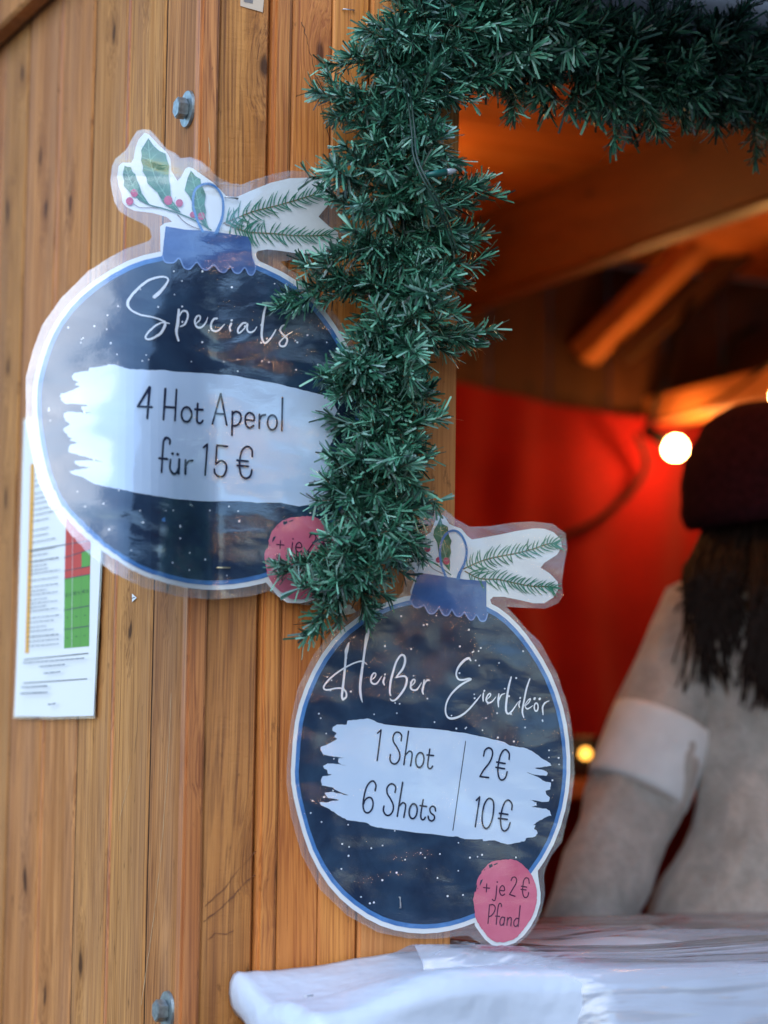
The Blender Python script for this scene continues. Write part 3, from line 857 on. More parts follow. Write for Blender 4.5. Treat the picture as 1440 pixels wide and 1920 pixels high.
# ------------------------------------------------------------------ lower sign ("Heisser Eierlikoer")
PLAN2 = Plan([(-0.3, -0.006), (0.2, -0.010), (0.30, -0.0125), (0.9, -0.022)])
sign2 = thing('bauble_sign', 'lower bauble shaped laminated sign reading Heißer Eierlikör with shot prices and pink badge', 'sign', PLAN2.pos(*PLAN2.hit(800, 1745)))
y1 = lambda pts: Z(760, 940, 4.5, pts)
y2 = lambda pts: Z(590, 1160, 6.0, pts)
y3 = lambda pts: Z(800, 1200, 5.538, pts)
y4 = lambda pts: Z(660, 1360, 7.2, pts)
y5 = lambda pts: Z(840, 1370, 6.545, pts)
y7 = lambda pts: Z(540, 1320, 6.857, pts)
BALL2 = catmull([(700,1140),(646,1176),(602,1229),(571,1291),(553,1353),(546.5,1424),(546,1469),(557.8,1527),(580,1598),(615.6,1660),(660,1704),(713,1735.6),(766.7,1749),(820,1749),(869,1738),(915,1718),(960,1688),(1002,1642),(1037.8,1584),(1060,1518),(1069,1451),(1066.7,1389),(1055.6,1326.7),(1033,1264),(1002,1211),(971,1171),(935.6,1140),(890,1120),(830,1112),(760,1118)], 2, True)
C2 = (808, 1432)
TOP2 = y1([(770,960),(730,880),(715,830),(740,805),(830,805),(950,830),(1080,860),(1170,860),(1250,810),(1290,740),(1285,680),(1220,610),(1140,560),(1170,520),(1280,450),(1320,380),(1310,320),(1250,260),(1170,230),(1080,228),(940,250),(800,280),(640,310),(560,322),(520,290),(470,230),(400,205),(370,190),(330,130),(300,110),(270,125),(240,190),(215,260),(170,290),(100,300),(40,345),(20,440),(50,560),(90,620),(40,760),(60,860)])
zfb = lambda pts: Z(870, 1590, 8.47, pts)
FILMO2 = [(935,1125)] + y1([(1020,1080),(920,960),(850,890),(800,860),(830,880),(1000,900),(1180,905),(1290,860),(1330,790),(1318,690),(1332,560),(1360,400),(1350,270),(1240,190),(1060,170),(900,180),(700,210),(540,215),(420,150),(330,70),(230,45),(150,90),(80,200),(10,300),(-30,440),(0,600),(-20,760),(-120,860)]) + [(690,1132),(632,1172),(588,1227),(558,1290),(545,1353),(538,1424),(537,1469),(545,1530),(565,1602),(600,1668),(650,1716),(708,1748),(766,1760),(820,1760),(862,1755)] + zfb([(60,1390),(200,1480),(350,1570),(480,1590),(660,1590),(850,1530),(1000,1400),(1130,1230),(1230,1000),(1285,750),(1268,450),(1290,330),(1380,130)]) + [(1052,1580),(1068,1518),(1077,1451),(1075,1389),(1064,1322),(1042,1258),(1012,1204)]
FILMO2 = FILMO2[2:] if False else FILMO2[1:]
mm = 0.001
layer('laminate_back', [FILMO2], PLAN2, 0.0, FILMB, sign2)
layer('paper', [BALL2, TOP2, BADGE_RIM], PLAN2, 0.25 * mm, PAPER, sign2)
layer('printed_ring', [scale_about(BALL2, C2, 0.972)], PLAN2, 0.5 * mm, RING, sign2)
layer('printed_ball', [scale_about(BALL2, C2, 0.945)], PLAN2, 0.7 * mm, NAVY, sign2)
PAN2 = y7([(1234,262),(1150,240),(1080,205),(1010,185),(940,195),(850,205),(760,215),(750,265),(620,265),(570,300),(565,340),(620,380),(590,420),(630,450),(560,490),(480,530),(420,550),(415,590),(450,650),(560,670),(640,683),(715,690),(645,702),(640,745),(690,788),(750,795),(620,772),(500,765),(445,800),(460,830),(500,850),(510,900),(560,905),(500,925),(440,930),(420,980),(430,1045),(560,1070),(640,1120),(780,1178),(640,1147),(540,1130),(465,1145),(510,1210),(655,1235),(540,1250),(515,1262),(400,1265),(420,1300),(530,1350),(640,1430),(750,1490),(980,1520),(1080,1570),(1234,1600)]) + y5([(0,1297),(120,1300),(200,1330),(420,1330),(430,1355),(560,1345),(640,1375),(720,1395),(880,1370),(940,1350),(950,1320),(1060,1300),(1095,1260),(1080,1220),(1050,1205),(1070,1160),(1040,1155),(1120,1100),(1220,1050),(1265,1045),(1240,980),(1190,955),(1090,945),(1020,930),(1085,920),(1080,880),(1000,850),(1130,870),(1230,870),(1245,820),(1200,780),(1190,740),(1250,720),(1260,640),(1180,620),(1100,570),(955,505),(1060,540),(1200,555),(1220,520),(1180,490),(1060,458),(1180,440),(1265,430),(1250,400),(1160,350),(1040,260),(940,215),(860,200),(760,185),(690,140),(500,95),(350,60),(180,25),(0,0)])
PAN2 = jagged(PAN2, 0.7, random.Random(4))
layer('brush_panel', [PAN2], PLAN2, 0.95 * mm, PANEL, sign2)
layer('snow_dots', snow(scale_about(BALL2, C2, 0.92), PAN2, 95, random.Random(12), BADGE), PLAN2, 0.95 * mm, WHITEINK, sign2, step=2e-6)
capb2 = [(690,950),(670,1005),(630,1008),(605,968),(590,960),(565,998),(535,995),(508,955),(490,940),(460,970),(420,962),(392,915),(385,915),(352,962),(315,955),(285,905),(275,900),(235,945),(190,940),(155,880),(115,895),(70,890),(35,830)]
layer('printed_cap', [y1([(60,740),(105,600),(130,605),(330,635),(500,660),(680,675),(680,900)] + capb2)], PLAN2, 1.05 * mm, CAPM, sign2)
layer('cap_edge', [], PLAN2, 1.2 * mm, CAPL, sign2, strokes=[(y1(capb2), 2.6)])
layer('printed_loop', [], PLAN2, 1.5 * mm, RING, sign2, strokes=[(y1([(335,635),(300,540),(287,420),(310,320),(360,260),(420,250),(470,290),(505,370),(510,450),(490,530),(455,600),(440,650)]), [5,4.6,4.6,4.6,4.6,4.6,4.6,4.6,4.6,5,6,8])])
for lf in (y1([(292,130),(265,200),(240,240),(232,290),(265,350),(275,420),(290,490),(320,530),(370,590),(375,520),(370,470),(385,430),(375,380),(388,335),(365,290),(355,215),(310,190)]), y1([(80,320),(60,370),(100,430),(150,450),(185,480),(150,400),(125,350)])):
    layer('holly_leaf', [lf], PLAN2, 1.0 * mm, HOLLY, sign2)
layer('leaf_veins', [], PLAN2, 1.15 * mm, HOLLYV, sign2, strokes=veins(y1([(295,180),(300,300),(330,440),(368,570)]), 10, rr))
layer('holly_stem', [], PLAN2, 1.1 * mm, STEMG, sign2, strokes=[(y1([(0,420),(100,470),(250,530),(380,620)]), 2.0)])
layer('berry_stems', [], PLAN2, 1.05 * mm, STEMB, sign2, strokes=[(y1([(170,480),(220,560),(310,610)]), 1.2)])
for bx, by, br_ in ((97,380,32),(183,400,28),(275,495,24),(342,505,30)):
    c_ = y1([(bx, by)])[0]
    layer('berry', [disc(c_[0], c_[1], br_ / 4.5 * 0.93, br_ / 4.5, 18)], PLAN2, 1.3 * mm, BERRY, sign2)
for br_ in (y1([(490,570),(600,520),(720,480),(900,445),(1050,410),(1200,360),(1270,360)]), y1([(500,590),(620,650),(780,660),(920,690),(1060,715),(1200,720),(1235,735)])):
    layer('fir_sprig', [], PLAN2, 0.8 * mm, FIRB, sign2, strokes=[(br_, 2.4)])
    layer('sprig_needles', [], PLAN2, 0.9 * mm, FIRN, sign2, strokes=fir_sprig(br_, 26, rr))
HEI = [
 ([(378,275),(352,360),(345,420),(330,600),(312,760),(300,870),(312,915)], [18,44,28,26,28,26,18]),
 ([(312,915),(348,880),(345,825),(300,785),(220,785),(150,800),(105,795),(98,760),(150,690),(230,620),(340,548),(450,495),(530,480),(580,515)], [18,20,20,18,16,18,18,20,20,18,18,16,16,8]),
 ([(605,120),(580,210),(560,330),(540,480),(520,620),(505,760),(512,870),(530,940)], [26,44,28,28,32,30,26,8]),
 ([(640,685),(675,650),(680,620),(655,615),(630,660),(628,710),(660,735),(700,720),(745,650)], [10,14,16,18,22,22,20,18,8]),
 ([(780,660),(765,710),(778,745)], [18,24,14]), ([(783,630),(786,626)], 20),
 ([(850,865),(838,820),(850,700),(875,600),(910,490),(960,415),(1000,420),(1010,480),(985,560),(940,620),(905,665)], [12,22,26,26,24,22,24,28,26,22,12]),
 ([(905,665),(960,650),(1010,650),(1030,690),(1010,770),(960,850),(900,915),(860,920),(840,900)], [12,18,22,26,26,24,20,18,8]),
 ([(1085,755),(1115,720),(1120,690),(1095,690),(1075,740),(1075,785),(1110,805),(1150,790),(1195,720)], [10,14,16,18,22,22,20,18,8]),
 ([(1225,690),(1215,760),(1205,810),(1215,850)], [16,24,24,14]), ([(1210,790),(1235,720),(1265,690),(1290,700)], [10,16,20,10])]
EIE = [
 ([(450,215),(430,190),(380,215),(325,280),(300,350),(320,405),(370,415),(430,402),(450,410),(400,435),(330,480),(250,560),(200,650),(188,740),(210,800),(260,815),(340,790),(420,730),(500,640),(555,570)], [14,24,26,24,20,18,20,20,20,20,22,20,18,18,20,24,22,18,18,8]),
 ([(582,552),(578,600),(580,635)], [16,20,12]), ([(590,530),(593,527)], 20),
 ([(622,615),(655,578),(650,555),(625,575),(610,620),(630,652),(670,640),(712,590)], [8,14,14,16,20,20,16,6]),
 ([(742,560),(735,630),(738,695)], [14,22,12]), ([(738,640),(765,575),(805,555)], [10,16,8]),
 ([(870,385),(845,480),(825,600),(815,720),(835,765),(875,740),(945,640)], [16,24,24,24,20,18,8]),
 ([(962,632),(950,670),(955,700)], [16,18,12]), ([(962,604),(965,600)], 18),
 ([(1062,405),(1030,500),(1005,620),(985,740),(1000,805)], [14,20,20,20,12]), ([(1003,685),(1045,625),(1070,612),(1052,650),(1015,688),(1040,715),(1095,680)], [8,12,14,12,12,16,6]),
 ([(1110,612),(1114,606)], 26), ([(1163,614),(1167,610)], 26),
 ([(1218,650),(1195,700),(1200,775)], [14,20,12]), ([(1200,690),(1225,650),(1262,632)], [8,14,8])]
layer('script_lettering', [], PLAN2, 1.4 * mm, WHITEINK, sign2,
      strokes=[(y2(p), [x / 6.0 for x in w] if isinstance(w, list) else w / 6.0) for p, w in HEI] + [(y3(p), [x / 5.538 for x in w] if isinstance(w, list) else w / 5.538) for p, w in EIE] + [(y3(ell(1128,697,20,42)), 2.9, True)])
T2a = [[(338,105),(385,62)],[(385,62),(333,475)],
 [(655,208),(662,140),(630,98),(580,98),(548,150),(552,220),(600,300),(635,380),(630,460),(585,517),(530,510),(505,460),(510,395)],
 [(755,80),(692,530)],[(715,400),(765,350),(800,370),(800,430),(782,545)],
 [(1042,322),(1015,520),(1025,575),(1055,582),(1078,552)],[(1005,400),(1092,408)],
 [(303,882),(315,810),(285,755),(240,762),(185,840),(150,980),(140,1080),(160,1160),(210,1180),(260,1130),(275,1050),(255,985),(210,975),(165,1010),(148,1060)],
 [(572,905),(582,840),(550,795),(505,795),(465,845),(468,920),(515,1000),(548,1080),(540,1160),(495,1212),(445,1205),(415,1150),(422,1090)],
 [(675,770),(603,1228)],[(625,1095),(675,1045),(712,1065),(712,1120),(690,1240)],
 [(952,1005),(920,1200),(930,1265),(960,1270),(980,1240)],[(910,1082),(998,1095)],
 [(1117,1155),(1110,1110),(1075,1092),(1042,1125),(1055,1180),(1100,1220),(1100,1265),(1065,1290),(1030,1270),(1018,1225)]]
T2b = [[(428,310),(445,240),(490,210),(530,235),(535,300),(500,390),(430,480),(383,562)],[(383,562),(490,575)],
 [(740,350),(742,280),(700,232),(655,260),(620,350),(602,470),(615,570),(650,605),(695,575),(715,505)],[(588,385),(692,403)],[(578,450),(685,467)],
 [(338,855),(380,812)],[(380,812),(325,1178)],
 [(772,970),(775,900),(735,852),(690,875),(655,960),(635,1080),(645,1190),(680,1230),(725,1200),(752,1130)],[(620,1012),(725,1027)],[(608,1075),(718,1088)]]
layer('lettering', [], PLAN2, 1.4 * mm, INK, sign2, strokes=[(y4(s), 3.2) for s in T2a] + [(y5(s), 3.2) for s in T2b]
      + [(y4(ell(905,467,55,100,0.08)), 3.2, True), (y4(ell(815,1158,54,100,0.08)), 3.2, True),
         (y5([(510,832),(545,870),(550,960),(530,1090),(490,1180),(450,1198),(415,1150),(408,1050),(430,920),(470,845)]), 3.2, True)])
layer('divider_line', [], PLAN2, 1.4 * mm, INK, sign2, strokes=[([(872,1390),(848,1557)], 1.6)])
bd = layer('deposit_badge', [jagged(BADGE, 0.8, random.Random(2), 4)], PLAN2, 1.1 * mm, PINK, sign2)
layer('badge_nicks', BADGE_NICK, PLAN2, 1.2 * mm, NAVY, bd)
layer('badge_lettering', [disc(*BADGE_DOT, 1.6)], PLAN2, 1.3 * mm, MAROON, bd, strokes=[(s, 2.3) for s in BADGE_TXT])
layer('laminate_front', [FILMO2], PLAN2, 2.2 * mm, FILM2, sign2)
sign_staple(PLAN2, 748, 1682, 749, 1702, sign2)

# ------------------------------------------------------------------ notice on the side wall
PLANN = Plan([(-0.006, 1.2), (-0.006, -0.3)])
n0 = PLANN.pos(*PLANN.hit(100, 1343))
notice = thing('notice_sheet', 'long white printed notice with yellow stripe and red and green boxes on the side planks', 'notice', n0)
nz_ = lambda pts: Z(0, 860, 3.555, pts)
def slopey(x, y):          # row direction on the sheet follows its own perspective
    return y
SHEET = [(46,790),(200,742),(197,850),(189,1054),(182,1200),(176,1342),(100,1344),(27,1343),(33,1200),(40,980)]
layer('laminate_back', [[(43,785),(203,736),(200,850),(192,1054),(185,1200),(178,1347),(100,1349),(25,1347),(31,1200),(38,980)]], PLANN, 0.0, FILMB, notice)
layer('sheet', [SHEET], PLANN, 0.3 * mm, PAPER, notice)
YEL = plain('yellow_print', (0.72, 0.36, 0.06), 0.6, 0.2); RED = plain('red_print', (0.52, 0.06, 0.05), 0.6, 0.2); GRN = plain('green_print', (0.11, 0.33, 0.06), 0.6, 0.2)
layer('yellow_stripe', [nz_([(206,40),(231,30),(228,300),(205,1000),(195,1297),(170,1297),(182,900),(203,200)])], PLANN, 0.5 * mm, YEL, notice)
layer('red_box', [nz_([(443,390),(612,330),(607,600),(603,768),(433,800)])], PLANN, 0.5 * mm, RED, notice)
layer('green_box', [nz_([(433,802),(603,770),(600,980),(597,1250),(430,1265)]), nz_([(547,622),(606,606),(604,716),(546,728)])], PLANN, 0.6 * mm, GRN, notice)
GREYI = plain('grey_print', (0.07, 0.075, 0.10), 0.6, 0.2)
LN = []
for (x0, ya, x1, yb) in ((205,612,606,545),(432,660,604,606),(432,748,603,716),(432,802,603,770),(430,1010,600,980),(430,1140,597,1115),(165,1340,593,1297),(160,1497,585,1467)):
    LN.append((nz_([(x0, ya), (x1, yb)]), 1.7))
for x0, x1 in ((545, 541), ):
    LN.append((nz_([(x0 + 5, 600), (x1, 1255)]), 0.8))
layer('table_lines', [], PLANN, 0.75 * mm, GREYI, notice, strokes=LN)
layer('fold_line', [], PLANN, 0.8 * mm, PAPER, notice, strokes=[(nz_([(489,480),(482,1262)]), 2.0)])
rr = random.Random(21)
TX = []
def textline(x0, y0, x1, y1, w_=1.5):
    x = x0
    while x < x1 - 4:
        L = rr.uniform(10, 34); xe = min(x + L, x1)
        f0, f1 = (x - x0) / (x1 - x0), (xe - x0) / (x1 - x0)
        TX.append((nz_([(x, y0 + (y1 - y0) * f0), (xe, y0 + (y1 - y0) * f1)]), w_))
        x = xe + 6
rows = [(70,.25),(110,.25),(150,.25),(185,.24),(235,.23),(270,.23),(305,.23),(345,.22),(380,.22),(420,.21),(480,.2),(520,.2),(560,.19),(617,.18),(652,.17),(690,.16),(722,.16),(748,.15),(772,.15),(815,.14),(860,.14),(888,.13),(912,.13),(945,.12),(970,.12),(995,.12),(1020,.12),(1065,.11),(1095,.11),(1128,.1),(1155,.1),(1190,.09),(1222,.09),(1252,.08)]
for y0, sl in rows:
    x1 = rr.choice((415, 400, 380, 330)); x0 = 236 if y0 < 300 else (222 if y0 < 600 else 206)
    if y0 < 420: x1 = min(x1, 300 + y0 * 0.25)
    textline(x0, y0, x1, y0 - sl * (x1 - x0), 2.2 if y0 in (617, 690, 1190) else 1.5)
textline(180, 1362, 590, 1330, 2.0); textline(290, 1388, 460, 1372, 2.0); textline(320, 1432, 430, 1420, 2.0)
textline(172, 1525, 345, 1515, 2.6); textline(165, 1567, 345, 1557, 2.6); textline(350, 1640, 400, 1632, 2.4)
layer('small_print', [], PLANN, 0.75 * mm, GREYI, notice, strokes=TX)
NG = {'N': [[(0,1),(0,0)],[(0,0),(1,1)],[(1,1),(1,0)]], 'E': [[(1,0),(0,0)],[(0,0),(0,1)],[(0,1),(1,1)],[(0,.5),(.8,.5)]], 'I': [[(.5,0),(.5,1)]]}
NS = []
for cx, cy in ((437, 902), (494, 888), (553, 876)):
    for k, ch in enumerate('NEIN'):
        for s in NG[ch]:
            NS.append((nz_([(cx + k * 11.5 + x * 7, cy - k * 1.6 + y * 20) for x, y in s]), 0.9))
for cx, cy in ((455,1060),(515,1052),(573,1045),(455,1195),(515,1186),(572,1180)):
    NS.append((nz_([(cx - 3, cy), (cx + 4, cy - 1)]), 1.6))
layer('cell_lettering', [], PLANN, 0.75 * mm, INK, notice, strokes=NS)
# a torn white paper scrap under the sign and a worn label at the top
scrap = thing('paper_scrap', 'tiny torn white paper scrap with a blue pen line on the side planks', 'scrap', SIDE.pos(*SIDE.hit(253, 1128), 0.001))
layer('scrap_sheet', [[(250,1113),(259,1121),(250,1129)]], SIDE, 0.0015, PAPER, scrap)
layer('pen_line', [], SIDE, 0.002, INK, scrap, strokes=[([(250,1122),(256,1120)], 1.2)])
lab = thing('barcode_label', 'worn cream barcode label on the rough board at the top edge', 'label', FRONT.pos(*FRONT.hit(475, 20), 0.001))
layer('label_sheet', [[(452,-40),(500,-40),(494,22),(452,10)]], FRONT, -0.0020, plain('cream_label_paper', (0.66, 0.48, 0.33), 0.6), lab)
layer('barcode', [[(460,-30),(478,-30),(475,6),(458,2)]], FRONT, -0.0017, plain('grey_label_print', (0.22, 0.18, 0.16), 0.6), lab,
      strokes=[([(464 + 3.0 * i, -28), (461 + 3.0 * i, 4)], 1.1) for i in range(4)])
tab = thing('torn_label', 'torn beige tape scrap at the lower end of the upright garland', 'tape', FRONT.pos(*FRONT.hit(640, 1155), 0.004))
layer('tape_sheet', [[(626,1137),(652,1134),(664,1148),(652,1152),(632,1156),(636,1148)]], FRONT, 0.006, plain('beige_tape', (0.62, 0.55, 0.44), 0.5, var=0.2, scale=300), tab)
#PART2
# ------------------------------------------------------------------ counter, cloth and plastic
ZT = 1.15
plank('counter_shelf', 0.17, AR - 0.02, -0.205, -0.012, 1.09, 1.118, W_FRONT, 0.004)
plank('counter_board', APOST + 0.02, AR - 0.02, -0.005, 0.42, 1.09, 1.118, W_IN_X, 0.004)
def sm(x): x = max(0.0, min(1.0, x)); return x * x * (3 - 2 * x)
pa = on_b(850, 1781, -0.008); pb = on_b(470, 1826, -0.008); pl = on_b(453, 1850, -0.02)
A_L = pl.x
def cloth_grid(name, mat, parent_loc, a0, a1, na, lift, amp, seed, left_skirt, drop, label, cat, thick=0.0008, back=0.40, dia=0.0):
    cols = []
    na_tot = na
    for i in range(na_tot + 1):
        u = i / na_tot
        a_ = a0 + (a1 - a0) * (u ** 1.25)
        cols.append((a_, 0.0))
    if left_skirt:
        sk = [(a0 - 0.004, 0.003), (a0 - 0.0075, 0.010), (a0 - 0.008, 0.020), (a0 - 0.006, 0.032), (a0 - 0.001, 0.042)]
        cols = sk[::-1] + cols
    V = []; nv = 44
    for (a_, dz) in cols:
        nb_ = sm((a_ - pb.x) / (pa.x - pb.x))
        zback = pb.z + (pa.z - pb.z) * nb_ + 0.002 * noise.noise(Vector((a_ * 60, seed, 0)))
        ztop = ZT - 0.035 + 0.03 * sm((a_ - A_L) / 0.16) + lift
        over = a_ > APOST + 0.004
        bs = back if over else -0.0075
        fo = -0.215 - lift * 2.2 + 0.004 * math.sin(a_ * 23 + seed) + dia * max(0, 0.34 - a_)
        for j in range(nv + 1):
            v = j / nv
            if v < 0.62:
                f_ = v / 0.62
                b_ = bs + (fo - bs) * f_
                z_ = ztop
                if not over: z_ = ztop + (zback - ztop) * (1 - sm(f_ * 2.2))
                z_ -= 0.004 * sm((f_ - 0.9) * 10)
            else:
                f_ = (v - 0.62) / 0.38
                b_ = fo - 0.010 * math.sin(min(1, f_ * 3) * math.pi / 2)
                z_ = ztop - 0.004 - drop * (1 - 0.5 * dz / 0.042) * f_ ** 1.15
            z_ -= dz * (1.0 + 1.2 * (v if v < 0.62 else 0.62))
            q = Vector((a_ * 3 + b_ * 2.0, b_ * 10 + a_ * 1.6, z_ * 10 + seed))
            nse = noise.fractal(q, 1.0, 2.0, 2)
            rid = 1 - abs(noise.noise(Vector((a_ * 1.8 + seed, b_ * 11 + a_ * 2.2, z_ * 16)))) * 2.6
            h = amp * (nse * 0.8 + max(rid, 0) * 0.9)
            if v < 0.62: z_ += h * (0.35 + 0.65 * sm(v * 4))
            else: b_ -= h * 1.3; z_ += h * 0.25
            V.append((a_, b_, z_))
    n1 = nv + 1; F = []
    for i in range(len(cols) - 1):
        if cols[i][0] <= APOST + 0.004 < cols[i + 1][0]:
            pass
        for j in range(nv):
            F.append((i * n1 + j, (i + 1) * n1 + j, (i + 1) * n1 + j + 1, i * n1 + j + 1))
    o = build(name, V, F, mat, None, loc=parent_loc, smooth=True)
    if thick:
        sd = o.modifiers.new('thickness', 'SOLIDIFY'); sd.thickness = thick; sd.offset = 0
    return tagp(o, label, cat)
t = NT('white_oilcloth')
tc = t.n('ShaderNodeTexCoord')
nz = t.noise(tc.outputs['Object'], 60, 3)
nf = t.noise(tc.outputs['Object'], 14, 3)
nb = t.bump(nf, 0.006); nb = t.bump(nz, 0.0004, 1.0, nb)
CLOTH = t.done(t.principled((0.56, 0.61, 0.70), 0.30, nb, 0.4))
cloth_grid('tablecloth', CLOTH, (A_L, -0.1, ZT), A_L, AR - 0.03, 90, 0.0, 0.009, 2.3, True, 0.20, 'white oilcloth wrapped over the counter with its torn end on the wall', 'tablecloth')
t = NT('clear_plastic_sheet')
tc = t.n('ShaderNodeTexCoord')
p = tc.outputs['Object']
n1_ = t.noise(t.vmul(p, (2.2, 20, 30)), 1.0, 2, 0.5, 0.6)
n2_ = t.noise(t.vmul(p, (6, 60, 80)), 1.0, 2, 0.5, 0.8)
nb = t.bump(n1_, 0.014); nb = t.bump(n2_, 0.0020, 1.0, nb)
lw = t.n('ShaderNodeLayerWeight'); lw.inputs['Blend'].default_value = 0.5; t.l(nb, lw.inputs['Normal'])
fr = t.math('ADD', t.math('MULTIPLY', t.math('POWER', lw.outputs['Facing'], 5.0), 0.8), 0.08, True)
gl = t.n('ShaderNodeBsdfGlossy'); gl.inputs['Roughness'].default_value = 0.11; t.l(nb, gl.inputs['Normal'])
tr = t.n('ShaderNodeBsdfTransparent')
df = t.n('ShaderNodeBsdfDiffuse'); df.inputs['Color'].default_value = (0.54, 0.55, 0.62, 1); t.l(nb, df.inputs['Normal'])
m1 = t.n('ShaderNodeMixShader'); m1.inputs[0].default_value = 0.4; t.l(tr.outputs[0], m1.inputs[1]); t.l(df.outputs[0], m1.inputs[2])
m2 = t.n('ShaderNodeMixShader'); t.l(fr, m2.inputs[0]); t.l(m1.outputs[0], m2.inputs[1]); t.l(gl.outputs[0], m2.inputs[2])
PLASTIC = t.done(m2.outputs[0])
cloth_grid('plastic_sheet', PLASTIC, (0.3, -0.1, ZT + 0.01), 0.215, AR - 0.05, 110, 0.009, 0.012, 7.7, False, 0.17, 'clear wrinkled plastic sheet lying over the white counter cloth', 'plastic sheet', 0.0, 0.44, 1.2)
cs = bpy.data.objects['tablecloth']
V, F = tube([Vector((0, 0, 0)), Vector((0.004, 0, 0)), Vector((0.009, 0.0005, 0.0005))], 0.0009, 6)
for (sx, sy) in ((571, 1868), (686, 1900)):
    p = on_b(sx, sy, -0.13 if sx < 600 else -0.22)
    build('tack', [v + p for v in V], F, STAPLE, cs, smooth=True)
# ------------------------------------------------------------------ red cloth on the back wall
zc = on_b(1100, 757, D - 0.03).z
V = []; F = []; nx, nzz = 90, 30
za, zb_ = on_b(862, 722, D - 0.03).z, on_b(1212, 770, D - 0.03).z
aa, ab = on_b(862, 722, D - 0.03).x, on_b(1212, 770, D - 0.03).x
for i in range(nx + 1):
    a_ = 0.75 + (W - 0.1 - 0.75) * i / nx
    zt = za + (zb_ - za) * (a_ - aa) / (ab - aa) - 0.02 * abs(math.sin((a_ - aa) * 4.0))
    for j in range(nzz + 1):
        z_ = zt - (zt - 0.5) * j / nzz
        f_ = j / nzz
        b_ = D - 0.05 - 0.034 * (0.25 + f_) * math.sin(a_ * 38 + 1.4 * noise.noise(Vector((a_ * 4, z_ * 2, 1)))) * (0.5 + 0.5 * noise.noise(Vector((a_ * 3, 5, 0)))) - 0.02 * noise.noise(Vector((a_ * 5, z_ * 5, 3)))
        V.append((a_, b_, z_))
for i in range(nx):
    for j in range(nzz):
        F.append((i * (nzz + 1) + j, (i + 1) * (nzz + 1) + j, (i + 1) * (nzz + 1) + j + 1, i * (nzz + 1) + j + 1))
t = NT('red_felt')
tc = t.n('ShaderNodeTexCoord')
nz = t.noise(tc.outputs['Object'], 8, 5)
REDC = t.done(t.principled(t.mix(nz, (0.17, 0.0016, 0.0018), (0.33, 0.005, 0.005)), 0.85, None, 0.15, Sheen_Weight=0.25))
tagp(build('red_cloth', V, F, REDC, None, loc=(1.7, D - 0.05, 1.0), smooth=True), 'bright red felt cloth hung across the back wall of the hut', 'cloth')

# ------------------------------------------------------------------ string of warm bulbs inside
t = NT('lit_bulb_glass')
em = t.n('ShaderNodeEmission'); em.inputs['Color'].default_value = (1.0, 0.46, 0.13, 1); em.inputs['Strength'].default_value = 72
BULB = t.done(em.outputs[0])
p1 = on_b(1266, 840, D - 0.19); s1 = on_b(1216, 808, D - 0.17)
p2 = on_b(1470, 744, D - 0.75)
bulbs = [(p1, s1)]
def add_bulb(p): bulbs.append((p, p + Vector((-0.01, 0.0, 0.055))))
add_bulb(p2)
for p in ((1.80, 0.26, 2.35), (1.00, 0.24, 2.35), (0.50, 0.85, 2.20), (0.86, 1.50, 2.30)):
    add_bulb(Vector(p))
fest = thing('bulb_string', 'string of round warm bulbs hung on a dark cable under the hut ceiling', 'string lights', s1)
pts = [s for _, s in bulbs]
path = []
for i in range(len(pts) - 1):
    for k in range(8):
        f_ = k / 8
        q = pts[i].lerp(pts[i + 1], f_); q.z -= 0.03 * math.sin(f_ * math.pi) - 0.0
        path.append(q + Vector((0, 0, 0.022)))
V, F = tube(path, 0.0035, 6)
build('cable', V, F, BLACK, fest, smooth=True)
for p, s in bulbs:
    ax = (p - s).normalized()
    bm = bmesh.new(); bmesh.ops.create_uvsphere(bm, u_segments=20, v_segments=12, radius=0.0225)
    for v in bm.verts:
        if v.co.z > 0.012: v.co.x *= 0.86; v.co.y *= 0.86
    bmesh.ops.transform(bm, matrix=(-ax).to_track_quat('Z', 'Y').to_matrix().to_4x4(), verts=bm.verts)
    o = from_bm('bulb', bm, BULB, fest, p, True)
    V, F = tube([s - ax * 0.012, s - ax * 0.006, s + ax * 0.018, p - ax * 0.020], [0.008, 0.014, 0.014, 0.012], 12)
    build('socket', V, F, BLACK, fest, loc=s, smooth=True)
# loose dark cables
def cable(label, pts_, r=0.005):
    P = [Vector(q) for q in catmull([tuple(v) for v in pts_], 8)]
    V, F = tube(P, r, 6)
    return tagp(build('cable', V, F, BLACK, None, loc=P[0], smooth=True), label, 'cable')
cable('dark cable looping down from the lit bulb across the red cloth', [s1 + Vector((0, 0.05, 0)), on_b(1212, 870, D - 0.10), on_b(1180, 925, D - 0.09), on_b(1120, 975, D - 0.09), on_b(1060, 1003, D - 0.09), on_b(980, 1030, D - 0.09)], 0.0065)
cable('dark cable running down from the ceiling beam to the bulb socket', [on_b(1300, 560, D - 0.25), on_b(1262, 640, D - 0.25), on_b(1240, 720, D - 0.26), s1], 0.007)
cable('dark cable hanging from the ceiling to the bright side rail', [on_b(1420, 610, D - 0.3), on_b(1370, 640, D - 0.3), on_b(1358, 690, D - 0.3), on_b(1352, 742, D - 0.3)], 0.007)

